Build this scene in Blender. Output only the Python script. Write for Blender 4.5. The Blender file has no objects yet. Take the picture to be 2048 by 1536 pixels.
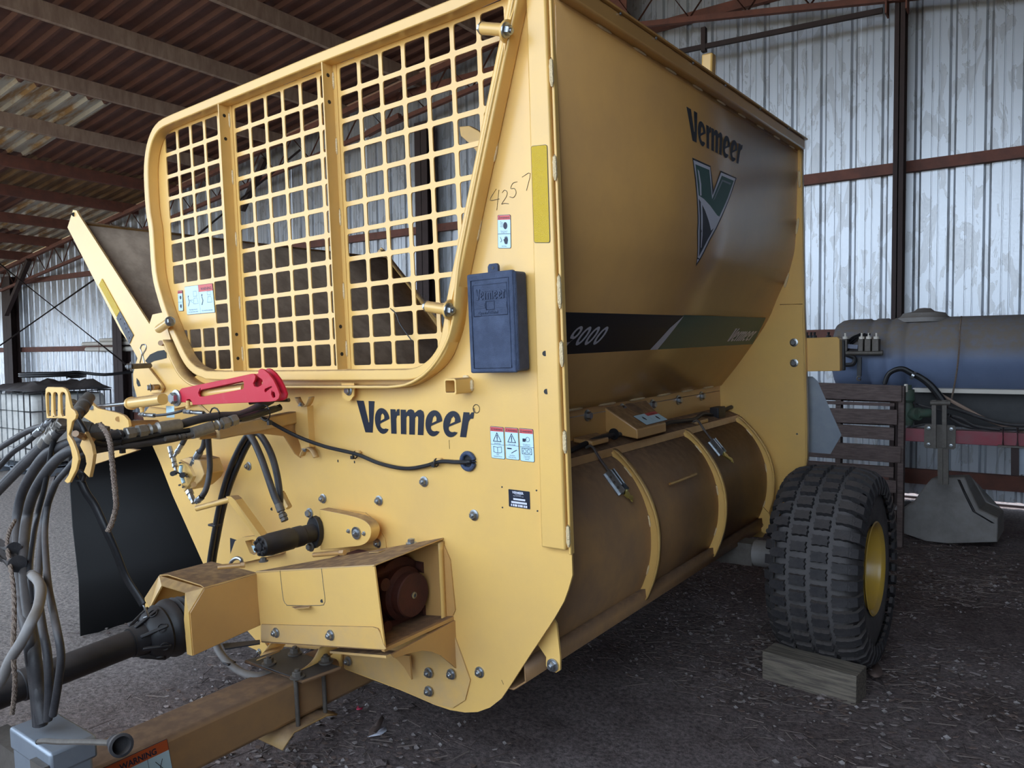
import bpy, bmesh, math, random
import numpy as np
from mathutils import Vector, Matrix
from mathutils.geometry import tessellate_polygon

random.seed(7)
SC = bpy.context.scene
COL = SC.collection
# ------------------------------------------------------------------ camera
FPX = 1509.7
RM = np.array([[0.80028, 0.59833, -0.03939], [-0.00354, -0.06096, -0.99813], [-0.59962, 0.79892, -0.04667]])
RB = np.array([[0.82293, 0.56805, -0.01037], [0.01755, -0.04366, -0.99889], [-0.56787, 0.82183, -0.0459]])
CM = np.array([2.13682, -1.97586, -0.99475])      # camera in machine coordinates
CW = np.array([0.0, 0.0, 1.6])                    # camera in world coordinates
cam = bpy.data.cameras.new('camera')
cam.sensor_width = 36.0
cam.lens = 36.0 * FPX / 2048.0
cam.clip_start = 0.05
camo = bpy.data.objects.new('camera', cam)
COL.objects.link(camo)
_c = RB.T                                         # camera axes in world: right, down, forward
_m = Matrix(((_c[0][0], -_c[0][1], -_c[0][2], CW[0]), (_c[1][0], -_c[1][1], -_c[1][2], CW[1]),
             (_c[2][0], -_c[2][1], -_c[2][2], CW[2]), (0, 0, 0, 1)))
camo.matrix_world = _m
SC.camera = camo
# ------------------------------------------------------------------ light
world = bpy.data.worlds.new('sky')
SC.world = world
world.use_nodes = True
bg = world.node_tree.nodes['Background']
bg.inputs[0].default_value = (0.69, 0.83, 1.0, 1)
bg.inputs[1].default_value = 4.2
sun = bpy.data.lights.new('sun', 'SUN'); sun.energy = 5.0; sun.angle = math.radians(.6); sun.color = (1.0, .95, .88)
suno = bpy.data.objects.new('sun', sun); COL.objects.link(suno)
suno.rotation_euler = (math.radians(-32), math.radians(-10), 0)      # high, from beyond the closed end wall
SC.view_settings.view_transform = 'Standard'
SC.view_settings.look = 'None'
SC.view_settings.gamma = 1.0
SC.view_settings.exposure = 0.1
SC.cycles.max_bounces = 8
SC.cycles.diffuse_bounces = 5
SC.cycles.glossy_bounces = 4
SC.cycles.sample_clamp_indirect = 6.0
SC.cycles.use_denoising = True


# ------------------------------------------------------------------ picking points of the place
def _pick(R, C, px, py, k):
    d = R.T @ np.array([(px - 1024) / FPX, (py - 768) / FPX, 1.0])
    ax = 'xyz'.index(list(k)[0]); v = list(k.values())[0]
    return Vector((C + (v - C[ax]) / d[ax] * d).tolist())


def M(px, py, **k):        # machine coordinates
    return _pick(RM, CM, px, py, k)


def W(px, py, **k):        # world coordinates
    return _pick(RB, CW, px, py, k)


BM_ = RB.T @ RM
_t = CW - BM_ @ CM
MW = Matrix(((BM_[0][0], BM_[0][1], BM_[0][2], _t[0]), (BM_[1][0], BM_[1][1], BM_[1][2], _t[1]),
             (BM_[2][0], BM_[2][1], BM_[2][2], _t[2]), (0, 0, 0, 1)))


# ------------------------------------------------------------------ materials
def lin(c):
    return tuple(((v / 255) / 12.92 if v / 255 <= 0.04045 else ((v / 255 + 0.055) / 1.055) ** 2.4) for v in c)


def mat(name, c, rough=0.5, metal=0.0, c2=None, scale=8.0, amt=0.5, dust=0.0, dustc=(92, 74, 58), bump=0.0, bscale=60.0,
        stretch=(1, 1, 1), coat=0.0, contrast=(0.35, 0.65), spec=0.5, dlo=.25, dhi=.85):
    m = bpy.data.materials.new(name)
    m.use_nodes = True
    nt = m.node_tree; N = nt.nodes; L = nt.links
    b = N['Principled BSDF']
    b.inputs['Roughness'].default_value = rough
    b.inputs['Metallic'].default_value = metal
    b.inputs['Coat Weight'].default_value = coat
    b.inputs['Coat Roughness'].default_value = 0.25
    b.inputs['Specular IOR Level'].default_value = spec
    tc = N.new('ShaderNodeTexCoord'); mp = N.new('ShaderNodeMapping'); mp.inputs['Scale'].default_value = stretch
    L.new(tc.outputs['Object'], mp.inputs[0])
    col = N.new('ShaderNodeRGB'); col.outputs[0].default_value = (*lin(c), 1)
    cur = col.outputs[0]
    if c2 is not None:
        nz = N.new('ShaderNodeTexNoise'); nz.inputs['Scale'].default_value = scale; nz.inputs['Detail'].default_value = 6
        nz.inputs['Roughness'].default_value = 0.65
        L.new(mp.outputs[0], nz.inputs['Vector'])
        rp = N.new('ShaderNodeMapRange'); rp.inputs['From Min'].default_value = contrast[0]; rp.inputs['From Max'].default_value = contrast[1]
        rp.inputs['To Max'].default_value = amt
        L.new(nz.outputs['Fac'], rp.inputs['Value'])
        mx = N.new('ShaderNodeMixRGB'); mx.inputs[2].default_value = (*lin(c2), 1)
        L.new(rp.outputs[0], mx.inputs[0]); L.new(cur, mx.inputs[1]); cur = mx.outputs[0]
    if dust > 0:      # settled dust on faces that look up
        ge = N.new('ShaderNodeNewGeometry'); sp = N.new('ShaderNodeSeparateXYZ'); L.new(ge.outputs['Normal'], sp.inputs[0])
        r2 = N.new('ShaderNodeMapRange'); r2.inputs['From Min'].default_value = dlo; r2.inputs['From Max'].default_value = dhi
        r2.inputs['To Max'].default_value = dust
        L.new(sp.outputs['Z'], r2.inputs['Value'])
        n3 = N.new('ShaderNodeTexNoise'); n3.inputs['Scale'].default_value = 25; n3.inputs['Detail'].default_value = 5
        L.new(tc.outputs['Object'], n3.inputs['Vector'])
        r3 = N.new('ShaderNodeMapRange'); r3.inputs['From Min'].default_value = 0.3; r3.inputs['From Max'].default_value = 0.6
        r3.inputs['To Min'].default_value = 0.6
        L.new(n3.outputs['Fac'], r3.inputs['Value'])
        mu = N.new('ShaderNodeMath'); mu.operation = 'MULTIPLY'; L.new(r2.outputs[0], mu.inputs[0]); L.new(r3.outputs[0], mu.inputs[1])
        m2 = N.new('ShaderNodeMixRGB'); m2.inputs[2].default_value = (*lin(dustc), 1)
        L.new(mu.outputs[0], m2.inputs[0]); L.new(cur, m2.inputs[1]); cur = m2.outputs[0]
        ra = N.new('ShaderNodeMapRange'); ra.inputs['To Min'].default_value = rough; ra.inputs['To Max'].default_value = 0.9
        L.new(mu.outputs[0], ra.inputs['Value']); L.new(ra.outputs[0], b.inputs['Roughness'])
    L.new(cur, b.inputs['Base Color'])
    if bump > 0:
        nb = N.new('ShaderNodeTexNoise'); nb.inputs['Scale'].default_value = bscale; nb.inputs['Detail'].default_value = 5
        L.new(mp.outputs[0], nb.inputs['Vector'])
        bp = N.new('ShaderNodeBump'); bp.inputs['Strength'].default_value = bump; bp.inputs['Distance'].default_value = 0.01
        L.new(nb.outputs['Fac'], bp.inputs['Height']); L.new(bp.outputs[0], b.inputs['Normal'])
    return m


YEL = mat('yellow_paint', (234, 189, 108), 0.3, c2=(212, 172, 112), scale=3.0, amt=0.45, dust=0.9, dustc=(140, 108, 78), coat=0.25, bump=0.03, bscale=160)
YELD = mat('yellow_paint_dusty', (220, 176, 104), 0.45, c2=(190, 160, 122), scale=5.0, amt=0.7, dust=1.0, dustc=(122, 96, 74), bump=0.05, bscale=120)
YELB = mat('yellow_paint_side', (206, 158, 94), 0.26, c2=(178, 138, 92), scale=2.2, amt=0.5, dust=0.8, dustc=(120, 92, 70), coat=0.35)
COVM = mat('dusty_cover_paint', (172, 132, 88), 0.42, c2=(138, 110, 86), scale=4.0, amt=0.8, dust=0.95, dustc=(110, 86, 68))
YELG = mat('bright_yellow_wheel', (206, 166, 62), 0.3, c2=(184, 152, 100), scale=6, amt=0.5)
WELD = mat('weld_bead', (234, 208, 160), 0.3, bump=0.6, bscale=260, coat=0.3)
DARKIN = mat('dusty_inner_sheet', (172, 152, 132), 0.75, c2=(134, 116, 100), scale=9, amt=0.7, contrast=(0.4, 0.6), bump=0.05)
ZINC = mat('zinc_plated_steel', (176, 180, 184), 0.3, 0.9, c2=(120, 122, 124), scale=40, amt=0.5)
DULLZ = mat('dull_zinc_fitting', (150, 146, 140), 0.4, 0.6, c2=(110, 104, 98), scale=60, amt=.5)
DUSTZ = mat('dusty_steel', (110, 104, 98), 0.6, 0.4, c2=(84, 78, 72), scale=30, amt=0.6)
HOSE = mat('hose_rubber', (40, 40, 44), 0.5, c2=(84, 80, 80), scale=14, amt=0.5, dust=0.5, dustc=(104, 94, 88), bump=0.1, bscale=200)
HOSEN = mat('clean_black_hose', (24, 25, 28), 0.4, c2=(60, 58, 60), scale=10, amt=0.3)
BLACK = mat('black_plastic', (22, 22, 26), 0.45, c2=(50, 48, 50), scale=12, amt=0.4, dust=0.5, dustc=(84, 76, 72))
RUBBER = mat('black_rubber_sheet', (11, 12, 14), 0.6, c2=(22, 22, 24), scale=5, amt=0.4)
TYREG = mat('tyre_groove_dusty', (100, 96, 96), 0.85, c2=(78, 74, 74), scale=14, amt=0.6, bump=0.2, bscale=90)
TYRE = mat('tyre_rubber', (46, 45, 49), 0.75, c2=(70, 66, 66), scale=18, amt=0.7, dust=0.7, dustc=(92, 84, 80), bump=0.25, bscale=90)
RED = mat('red_paint', (196, 24, 50), 0.45, c2=(206, 96, 96), scale=9, amt=0.35, contrast=(0.5, 0.7))
GBOX = mat('red_brown_gearbox', (84, 42, 32), 0.75, c2=(58, 34, 28), scale=12, amt=0.6, bump=0.2, bscale=150)
NAVY = mat('dark_navy_print', (22, 28, 44), 0.4)
GREENP = mat('dark_green_print', (38, 92, 86), 0.35, c2=(30, 74, 74), scale=2, amt=0.5)
SILV = mat('silver_print', (216, 218, 232), 0.4)
REFY = mat('yellow_reflector', (206, 170, 20), 0.25, bump=0.35, bscale=500)
BOXM = mat('blue_black_plastic', (54, 66, 92), 0.6, c2=(88, 102, 132), scale=14, amt=0.5, contrast=(0.45, 0.7), bump=0.5, bscale=420)
LWHITE = mat('label_white', (196, 226, 238), 0.4)
LRED = mat('label_red', (206, 84, 82), 0.4)
LORANGE = mat('label_orange', (196, 92, 44), 0.4)
LINK = mat('label_ink', (30, 36, 60), 0.5)
RUST = mat('red_oxide_steel', (126, 78, 64), 0.7, c2=(92, 62, 56), scale=6, amt=0.7, bump=0.1)
RUSTD = mat('dark_steel_post', (60, 44, 42), 0.7, c2=(46, 34, 32), scale=5, amt=0.6)
PURL = mat('dusty_purlin_steel', (178, 154, 136), 0.7, 0.1, c2=(142, 116, 104), scale=3, amt=0.8, stretch=(1, 4, 1))
ROOF = mat('brown_roof_sheet', (112, 74, 62), 0.65, 0.1, c2=(84, 56, 48), scale=3, amt=0.6)
ROOFG = mat('galvanised_roof_sheet', (206, 200, 186), 0.45, 0.35, c2=(170, 128, 72), scale=2.5, amt=0.9, stretch=(.6, 3, 1), contrast=(0.45, 0.6))
ROOFH = mat('rusted_roof_sheet', (140, 110, 76), 0.6, 0.2, c2=(96, 66, 44), scale=2.5, amt=0.9, stretch=(.6, 3, 1))
WALL = None
GREYP = mat('grey_moulded_plastic', (146, 142, 140), 0.7, c2=(96, 90, 86), scale=6, amt=0.5, dust=0.8, dustc=(120, 110, 100))
TANKM = mat('dusty_blue_tank', (112, 126, 156), 0.42, c2=(96, 108, 134), scale=4, amt=0.5, dust=1.0, dustc=(128, 118, 108), dlo=-.12, dhi=.22)
WOODG = mat('weathered_pallet_wood', (116, 100, 96), 0.85, c2=(74, 62, 60), scale=9, amt=0.8, stretch=(1, 8, 8), bump=0.3, bscale=60)
WOODB = mat('grey_timber', (134, 124, 110), 0.85, c2=(88, 80, 74), scale=7, amt=0.85, stretch=(.7, 12, 12), contrast=(.42, .58), bump=0.3, bscale=40)
PVC = mat('white_pvc', (216, 208, 196), 0.4)
TOTE = mat('milky_tote_plastic', (232, 230, 224), 0.45, c2=(160, 154, 146), scale=4, amt=0.5)
ALUM = mat('bare_aluminium_sign', (150, 158, 168), 0.45, 0.55, c2=(128, 138, 152), scale=8, amt=0.6)
FARRED = mat('faded_red_boom', (150, 62, 74), 0.6, c2=(130, 92, 96), scale=8, amt=0.6, dust=.8, dustc=(128, 108, 104))
LEAF = mat('dry_leaf', (128, 108, 100), 0.8, c2=(78, 66, 60), scale=3, amt=0.5)
ROPE = mat('dirty_rope', (116, 98, 88), 0.9, c2=(150, 134, 118), scale=60, amt=0.6, bump=0.8, bscale=250)
TWIG = mat('dark_twigs', (74, 62, 58), 0.9)
LITTER = mat('pale_litter', (172, 160, 158), 0.85, c2=(110, 100, 98), scale=4, amt=.8)
STRAW = mat('straw_litter', (128, 114, 106), 0.9, c2=(84, 74, 72), scale=1.5, amt=0.9)
PEB = mat('pale_grit', (170, 162, 160), 0.9, c2=(90, 80, 78), scale=3, amt=0.9)
BRASS = mat('yellow_zinc', (190, 170, 90), 0.35, 0.7)
PINK = mat('pink_scrap', (214, 60, 96), 0.7)
GREENF = mat('green_fitting', (74, 98, 84), 0.6, c2=(90, 86, 76), scale=20, amt=0.5)


def wall_mat():
    m = mat('galvanised_wall_sheet', (172, 174, 176), 0.42, 0.75)
    nt = m.node_tree; N = nt.nodes; L = nt.links; b = N['Principled BSDF']
    tc = N.new('ShaderNodeTexCoord')
    mp = N.new('ShaderNodeMapping'); mp.inputs['Scale'].default_value = (1, 1, 0.3); L.new(tc.outputs['Object'], mp.inputs[0])
    n1 = N.new('ShaderNodeTexNoise'); n1.inputs['Scale'].default_value = 6.5; n1.inputs['Detail'].default_value = 7; n1.inputs['Distortion'].default_value = 1.6
    L.new(mp.outputs[0], n1.inputs['Vector'])
    cr = N.new('ShaderNodeValToRGB'); e = cr.color_ramp.elements     # stain shapes with thin outlines
    e[0].position = 0.40; e[0].color = (*lin((196, 200, 206)), 1)
    e[1].position = 0.72; e[1].color = (*lin((184, 186, 189)), 1)
    for p, c in ((0.545, (196, 200, 206)), (0.552, (150, 151, 154)), (0.56, (186, 188, 191)), (0.60, (176, 178, 182))):
        q = cr.color_ramp.elements.new(p); q.color = (*lin(c), 1)
    L.new(n1.outputs['Fac'], cr.inputs[0])
    n2 = N.new('ShaderNodeTexNoise'); n2.inputs['Scale'].default_value = 60; n2.inputs['Detail'].default_value = 3
    L.new(tc.outputs['Object'], n2.inputs['Vector'])
    mr = N.new('ShaderNodeMapRange'); mr.inputs['To Min'].default_value = 0.30; mr.inputs['To Max'].default_value = 0.5
    L.new(n2.outputs['Fac'], mr.inputs['Value']); L.new(mr.outputs[0], b.inputs['Roughness'])
    L.new(cr.outputs[0], b.inputs['Base Color'])
    return m


WALL = wall_mat()


def ground_mat():
    m = mat('barn_dirt', (74, 60, 56), 0.95)
    nt = m.node_tree; N = nt.nodes; L = nt.links; b = N['Principled BSDF']
    b.inputs['Specular IOR Level'].default_value = 0.2
    tc = N.new('ShaderNodeTexCoord')
    n1 = N.new('ShaderNodeTexNoise'); n1.inputs['Scale'].default_value = 1.1; n1.inputs['Detail'].default_value = 8; n1.inputs['Roughness'].default_value = 0.7
    n2 = N.new('ShaderNodeTexNoise'); n2.inputs['Scale'].default_value = 45; n2.inputs['Detail'].default_value = 6; n2.inputs['Roughness'].default_value = 0.8
    n3 = N.new('ShaderNodeTexVoronoi'); n3.inputs['Scale'].default_value = 38
    for n in (n1, n2, n3): L.new(tc.outputs['Object'], n.inputs['Vector'])
    c1 = N.new('ShaderNodeValToRGB'); e = c1.color_ramp.elements
    e[0].position = 0.35; e[0].color = (*lin((118, 104, 102)), 1); e[1].position = 0.65; e[1].color = (*lin((160, 148, 148)), 1)
    L.new(n1.outputs['Fac'], c1.inputs[0])
    c2 = N.new('ShaderNodeValToRGB'); e = c2.color_ramp.elements
    e[0].position = 0.36; e[0].color = (0.25, 0.25, 0.25, 1); e[1].position = 0.70; e[1].color = (1.5, 1.45, 1.4, 1)
    L.new(n2.outputs['Fac'], c2.inputs[0])
    mx = N.new('ShaderNodeMixRGB'); mx.blend_type = 'MULTIPLY'; mx.inputs[0].default_value = 0.85
    sp = N.new('ShaderNodeSeparateXYZ'); L.new(tc.outputs['Object'], sp.inputs[0])        # gravel paler towards the open side, daylight there painted in
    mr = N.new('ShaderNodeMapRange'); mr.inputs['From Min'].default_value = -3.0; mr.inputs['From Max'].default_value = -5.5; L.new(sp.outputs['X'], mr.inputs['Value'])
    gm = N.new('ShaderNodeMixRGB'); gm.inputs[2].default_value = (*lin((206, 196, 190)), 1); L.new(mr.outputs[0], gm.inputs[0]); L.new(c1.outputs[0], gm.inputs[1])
    L.new(gm.outputs[0], mx.inputs[1]); L.new(c2.outputs[0], mx.inputs[2]); L.new(mx.outputs[0], b.inputs['Base Color'])
    bp = N.new('ShaderNodeBump'); bp.inputs['Strength'].default_value = 0.9; bp.inputs['Distance'].default_value = 0.02
    ad = N.new('ShaderNodeMath'); ad.operation = 'MULTIPLY_ADD'; ad.inputs[1].default_value = .15; L.new(n3.outputs['Distance'], ad.inputs[0]); L.new(n2.outputs['Fac'], ad.inputs[2])
    L.new(ad.outputs[0], bp.inputs['Height']); L.new(bp.outputs[0], b.inputs['Normal'])
    return m


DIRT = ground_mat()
YARD = mat('dry_yard_ground', (176, 160, 134), 0.95, c2=(140, 128, 96), scale=.4, amt=.8)


# ------------------------------------------------------------------ mesh helpers
def obj(name, bm, m, parent=None, smooth=35, bevel=0.0, solid=0.0):
    bmesh.ops.recalc_face_normals(bm, faces=bm.faces)
    me = bpy.data.meshes.new(name); bm.to_mesh(me); bm.free()
    me.materials.append(m)
    if smooth:
        me.polygons.foreach_set('use_smooth', [True] * len(me.polygons))
        me.set_sharp_from_angle(angle=math.radians(smooth))
    o = bpy.data.objects.new(name, me); COL.objects.link(o)
    if parent is not None: o.parent = parent
    if solid:
        s = o.modifiers.new('s', 'SOLIDIFY'); s.thickness = solid; s.offset = 0
    if bevel:
        b = o.modifiers.new('b', 'BEVEL'); b.width = bevel; b.segments = 2; b.limit_method = 'ANGLE'
    return o


def inst(name, src, parent, matrix=None):
    o = bpy.data.objects.new(name, src.data); COL.objects.link(o)
    if parent is not None: o.parent = parent
    if matrix is not None: o.matrix_local = matrix
    return o


def tag(o, label, cat, group=None, kind=None):
    o['label'] = label; o['category'] = cat
    if group: o['group'] = group
    if kind: o['kind'] = kind
    return o


def struct(o):
    o['kind'] = 'structure'; return o


def empty(name, loc=(0, 0, 0), mw=None):
    o = bpy.data.objects.new(name, None); COL.objects.link(o)
    o.empty_display_size = 0.2
    if mw is not None: o.matrix_world = mw
    else: o.location = loc
    return o


def box(bm, a, b):
    x0, x1 = sorted((a[0], b[0])); y0, y1 = sorted((a[1], b[1])); z0, z1 = sorted((a[2], b[2]))
    v = [bm.verts.new(p) for p in ((x0, y0, z0), (x1, y0, z0), (x1, y1, z0), (x0, y1, z0), (x0, y0, z1), (x1, y0, z1), (x1, y1, z1), (x0, y1, z1))]
    for f in ((0, 1, 2, 3), (4, 5, 6, 7), (0, 1, 5, 4), (1, 2, 6, 5), (2, 3, 7, 6), (3, 0, 4, 7)):
        bm.faces.new([v[i] for i in f])
    return bm


def bar(bm, p0, p1, w, h, up=(0, 0, 1)):
    """rectangular bar from p0 to p1, w across, h along up"""
    p0 = Vector(p0); p1 = Vector(p1); d = (p1 - p0).normalized(); up = Vector(up)
    s = d.cross(up)
    if s.length < 1e-5: s = d.cross(Vector((1, 0, 0)))
    s.normalize(); u = s.cross(d).normalized()
    vs = []
    for p in (p0, p1):
        for a, b in ((-1, -1), (1, -1), (1, 1), (-1, 1)):
            vs.append(bm.verts.new(p + s * a * w / 2 + u * b * h / 2))
    for f in ((0, 1, 2, 3), (4, 5, 6, 7), (0, 1, 5, 4), (1, 2, 6, 5), (2, 3, 7, 6), (3, 0, 4, 7)):
        bm.faces.new([vs[i] for i in f])
    return bm


def plate(bm, outer, ext, holes=()):
    """planar polygon (3D points) with holes, extruded by vector ext"""
    outer = [Vector(p) for p in outer]; holes = [[Vector(p) for p in h] for h in holes]
    ext = Vector(ext)
    loops = [outer] + holes
    allp = [p for l in loops for p in l]
    n = Vector((0, 0, 0))
    for i in range(len(outer)): n += (outer[i] - outer[0]).cross(outer[(i + 1) % len(outer)] - outer[0])
    n.normalize()
    a = Vector((1, 0, 0)) if abs(n.x) < 0.7 else Vector((0, 1, 0))
    e1 = n.cross(a).normalized(); e2 = n.cross(e1)
    flat = [[Vector((p.dot(e1), p.dot(e2), 0)) for p in l] for l in loops]
    tris = tessellate_polygon(flat)
    v0 = [bm.verts.new(p) for p in allp]; v1 = [bm.verts.new(p + ext) for p in allp]
    for t in tris:
        if len(set(t)) < 3: continue
        try:
            bm.faces.new([v0[i] for i in t]); bm.faces.new([v1[i] for i in reversed(t)])
        except ValueError:
            pass
    k = 0
    for l in loops:
        m = len(l)
        for i in range(m):
            j = (i + 1) % m
            try: bm.faces.new([v0[k + i], v0[k + j], v1[k + j], v1[k + i]])
            except ValueError: pass
        k += m
    return bm


def frame_of(d):
    d = Vector(d).normalized()
    a = Vector((0, 0, 1)) if abs(d.z) < 0.9 else Vector((1, 0, 0))
    s = d.cross(a).normalized(); u = s.cross(d).normalized()
    return d, s, u


def rotm(p, d):
    """matrix that puts local z along d at p"""
    d, s, u = frame_of(d)
    return Matrix(((s.x, u.x, d.x, p[0]), (s.y, u.y, d.y, p[1]), (s.z, u.z, d.z, p[2]), (0, 0, 0, 1)))


def lathe(bm, p, d, prof, n=24, cap=True):
    """prof: (distance along d, radius)"""
    d, s, u = frame_of(d); p = Vector(p); rings = []
    for t, r in prof:
        rings.append([bm.verts.new(p + d * t + (s * math.cos(2 * math.pi * i / n) + u * math.sin(2 * math.pi * i / n)) * max(r, 1e-4)) for i in range(n)])
    for a, b in zip(rings, rings[1:]):
        for i in range(n): bm.faces.new([a[i], a[(i + 1) % n], b[(i + 1) % n], b[i]])
    if cap:
        bm.faces.new(rings[0]); bm.faces.new(rings[-1])
    return bm


def cyl(bm, p0, p1, r, n=20):
    p0 = Vector(p0); p1 = Vector(p1)
    return lathe(bm, p0, p1 - p0, [(0, r), ((p1 - p0).length, r)], n)


def spline(pts, step=6):
    pts = [Vector(p) for p in pts]
    if len(pts) < 3: return pts
    out = []
    P = [2 * pts[0] - pts[1]] + pts + [2 * pts[-1] - pts[-2]]
    for i in range(1, len(P) - 2):
        for k in range(step):
            t = k / step; a, b, c, d = P[i - 1], P[i], P[i + 1], P[i + 2]
            out.append(0.5 * ((2 * b) + (c - a) * t + (2 * a - 5 * b + 4 * c - d) * t * t + (3 * b - a - 3 * c + d) * t ** 3))
    out.append(pts[-1])
    return out


def tube(bm, pts, r, n=12, smooth=True, step=6, closed=False, caps=True):
    path = spline(pts, step) if smooth and not closed else [Vector(p) for p in pts]
    m = len(path); rings = []; prev = None
    for i, p in enumerate(path):
        if closed: t = path[(i + 1) % m] - path[i - 1]
        else: t = path[min(i + 1, m - 1)] - path[max(i - 1, 0)]
        if t.length < 1e-7: t = Vector((0, 0, 1))
        t.normalize()
        if prev is None:
            _, s, u = frame_of(t)
        else:
            s = (prev - t * prev.dot(t)).normalized(); u = t.cross(s)
        prev = s
        rr = r(i / (m - 1)) if callable(r) else r
        rings.append([bm.verts.new(p + (s * math.cos(2 * math.pi * k / n) + u * math.sin(2 * math.pi * k / n)) * rr) for k in range(n)])
    rng = m if closed else m - 1
    for i in range(rng):
        a = rings[i]; b = rings[(i + 1) % m]
        for k in range(n): bm.faces.new([a[k], a[(k + 1) % n], b[(k + 1) % n], b[k]])
    if not closed and caps:
        bm.faces.new(rings[0]); bm.faces.new(rings[-1])
    return bm


def strip(bm, path, off, thick=None, closed=False):
    """sheet swept along off from a path (list of points)"""
    off = Vector(off)
    a = [bm.verts.new(Vector(p)) for p in path]; b = [bm.verts.new(Vector(p) + off) for p in path]
    n = len(path)
    for i in range(n if closed else n - 1):
        j = (i + 1) % n
        bm.faces.new([a[i], a[j], b[j], b[i]])
    return bm


def NB(): return bmesh.new()


FONT = bpy.data.curves.new('f', 'FONT').font


def text_tris(s, size=1.0, bold=0.0, sx=1.0, shear=0.0):
    """2D triangles of a line of text, left aligned at 0, baseline 0"""
    cu = bpy.data.curves.new('t', 'FONT'); cu.body = s; cu.size = size; cu.offset = bold; cu.resolution_u = 3; cu.shear = shear
    o = bpy.data.objects.new('t', cu); COL.objects.link(o)
    dg = bpy.context.evaluated_depsgraph_get()
    me = bpy.data.meshes.new_from_object(o.evaluated_get(dg))
    vs = [(v.co.x * sx, v.co.y) for v in me.vertices]; fs = [tuple(p.vertices) for p in me.polygons]
    bpy.data.objects.remove(o); bpy.data.curves.remove(cu); bpy.data.meshes.remove(me)
    return vs, fs


def flat_mesh(bm, vs, fs, fn):
    v = [bm.verts.new(fn(*p)) for p in vs]
    for f in fs:
        try: bm.faces.new([v[i] for i in f])
        except ValueError: pass
    return bm


# hand drawn heavy letters of the word mark: polygons in a cap height of 1.3, lower case of 1.0
def _ell(cx, cy, rx, ry, a0, a1, n=14):
    return [(cx + rx * math.cos(math.radians(a0 + (a1 - a0) * i / n)), cy + ry * math.sin(math.radians(a0 + (a1 - a0) * i / n))) for i in range(n + 1)]


def glyphs():
    V = ([(0, 1.3), (.30, 1.3), (.42, .42), (.45, .42), (.50, 1.3), (.74, 1.3), (.56, 0), (.24, 0)], [])
    e = (_ell(.31, .5, .31, .53, 14, 322, 26) + _ell(.36, .34, .15, .16, -60, -190, 7) + [(.235, .40), (.60, .60)],
         [[(.235, .50), (.27, .74), (.34, .82), (.40, .72), (.40, .60)]])
    r = ([(0, 0), (.22, 0), (.22, .62), (.26, .74), (.36, .76), (.36, 1.02), (.27, 1.0), (.22, .88), (.20, 1.0), (0, 1.0)], [])
    m = ([(0, 0), (.22, 0), (.22, .68), (.27, .76), (.33, .74), (.34, .66), (.34, 0), (.56, 0), (.56, .68), (.61, .76), (.67, .74), (.68, .66), (.68, 0), (.90, 0),
          (.90, .8), (.86, .96), (.76, 1.03), (.66, 1.0), (.54, .88), (.50, .99), (.40, 1.03), (.30, 1.0), (.21, .88), (.20, 1.0), (0, 1.0)], [])
    return {'V': (V, .70), 'e': (e, .66), 'r': (r, .40), 'm': (m, .96)}


def word_polys():
    g = glyphs(); x = 0; out = []
    for ch in 'Vermeer':
        (o, h), adv = g[ch]
        out.append(([(x + p[0], p[1]) for p in o], [[(x + p[0], p[1]) for p in q] for q in h]))
        x += adv
    return out, x - .04


def poly_tris(polys):
    vs = []; fs = []
    for o, hs in polys:
        loops = [[Vector((p[0], p[1], 0)) for p in l] for l in [o] + hs]
        t = tessellate_polygon(loops); k = len(vs)
        vs += [(p[0], p[1]) for l in [o] + hs for p in l]
        fs += [tuple(k + i for i in tr) for tr in t]
    return vs, fs


def quad_map(c00, c10, c11, c01):
    """maps (u,v) in the unit square onto four 3D corners"""
    c00, c10, c11, c01 = map(Vector, (c00, c10, c11, c01))
    return lambda u, v: (c00 * (1 - u) + c10 * u) * (1 - v) + (c01 * (1 - u) + c11 * u) * v

# =================================================================== THE BARN
YW = 8.78


def roofz(x): return 6.647 + .131 * x if x < -4.3 else 6.084 - .145 * (x + 4.3)


from mathutils import noise as mnoise
# ---- floor
bm = NB()
nx, ny = 250, 210
X0, X1, Y0, Y1 = -6.5, 3.0, 0.6, 8.6
gv = []
for j in range(ny + 1):
    for i in range(nx + 1):
        x = X0 + (X1 - X0) * i / nx; y = Y0 + (Y1 - Y0) * j / ny
        edge = min(i, nx - i, j, ny - j) / 12.0
        h = (mnoise.noise(Vector((x * 1.3, y * 1.3, 0))) * .012 + mnoise.noise(Vector((x * 7, y * 7, 3))) * .010 + mnoise.noise(Vector((x * 22, y * 22, 8))) * .006) * min(1, edge)
        gv.append((x, y, h - .004))
me = bpy.data.meshes.new('floor')
gf = [(j * (nx + 1) + i, j * (nx + 1) + i + 1, (j + 1) * (nx + 1) + i + 1, (j + 1) * (nx + 1) + i) for j in range(ny) for i in range(nx)]
k = len(gv)
A = 90
ring = [(-34, -3.5), (6.8, -3.5), (6.8, 9.3), (-34, 9.3), (-A, -A), (A, -A), (A, A), (-A, A)]
gv += [(a, b, -.004) for a, b in ring]
inner = [0, nx, (ny + 1) * (nx + 1) - 1, ny * (nx + 1)]
for q in range(4):
    gf.append((k + q, k + (q + 1) % 4, inner[(q + 1) % 4], inner[q]))
for q in range(4):
    gf.append((k + 4 + q, k + 4 + (q + 1) % 4, k + (q + 1) % 4, k + q))
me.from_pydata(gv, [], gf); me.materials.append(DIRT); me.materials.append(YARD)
for q in range(4): me.polygons[len(gf) - 1 - q].material_index = 1
me.polygons.foreach_set('use_smooth', [True] * len(me.polygons))
floor = bpy.data.objects.new('floor', me); COL.objects.link(floor); struct(floor)


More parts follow.
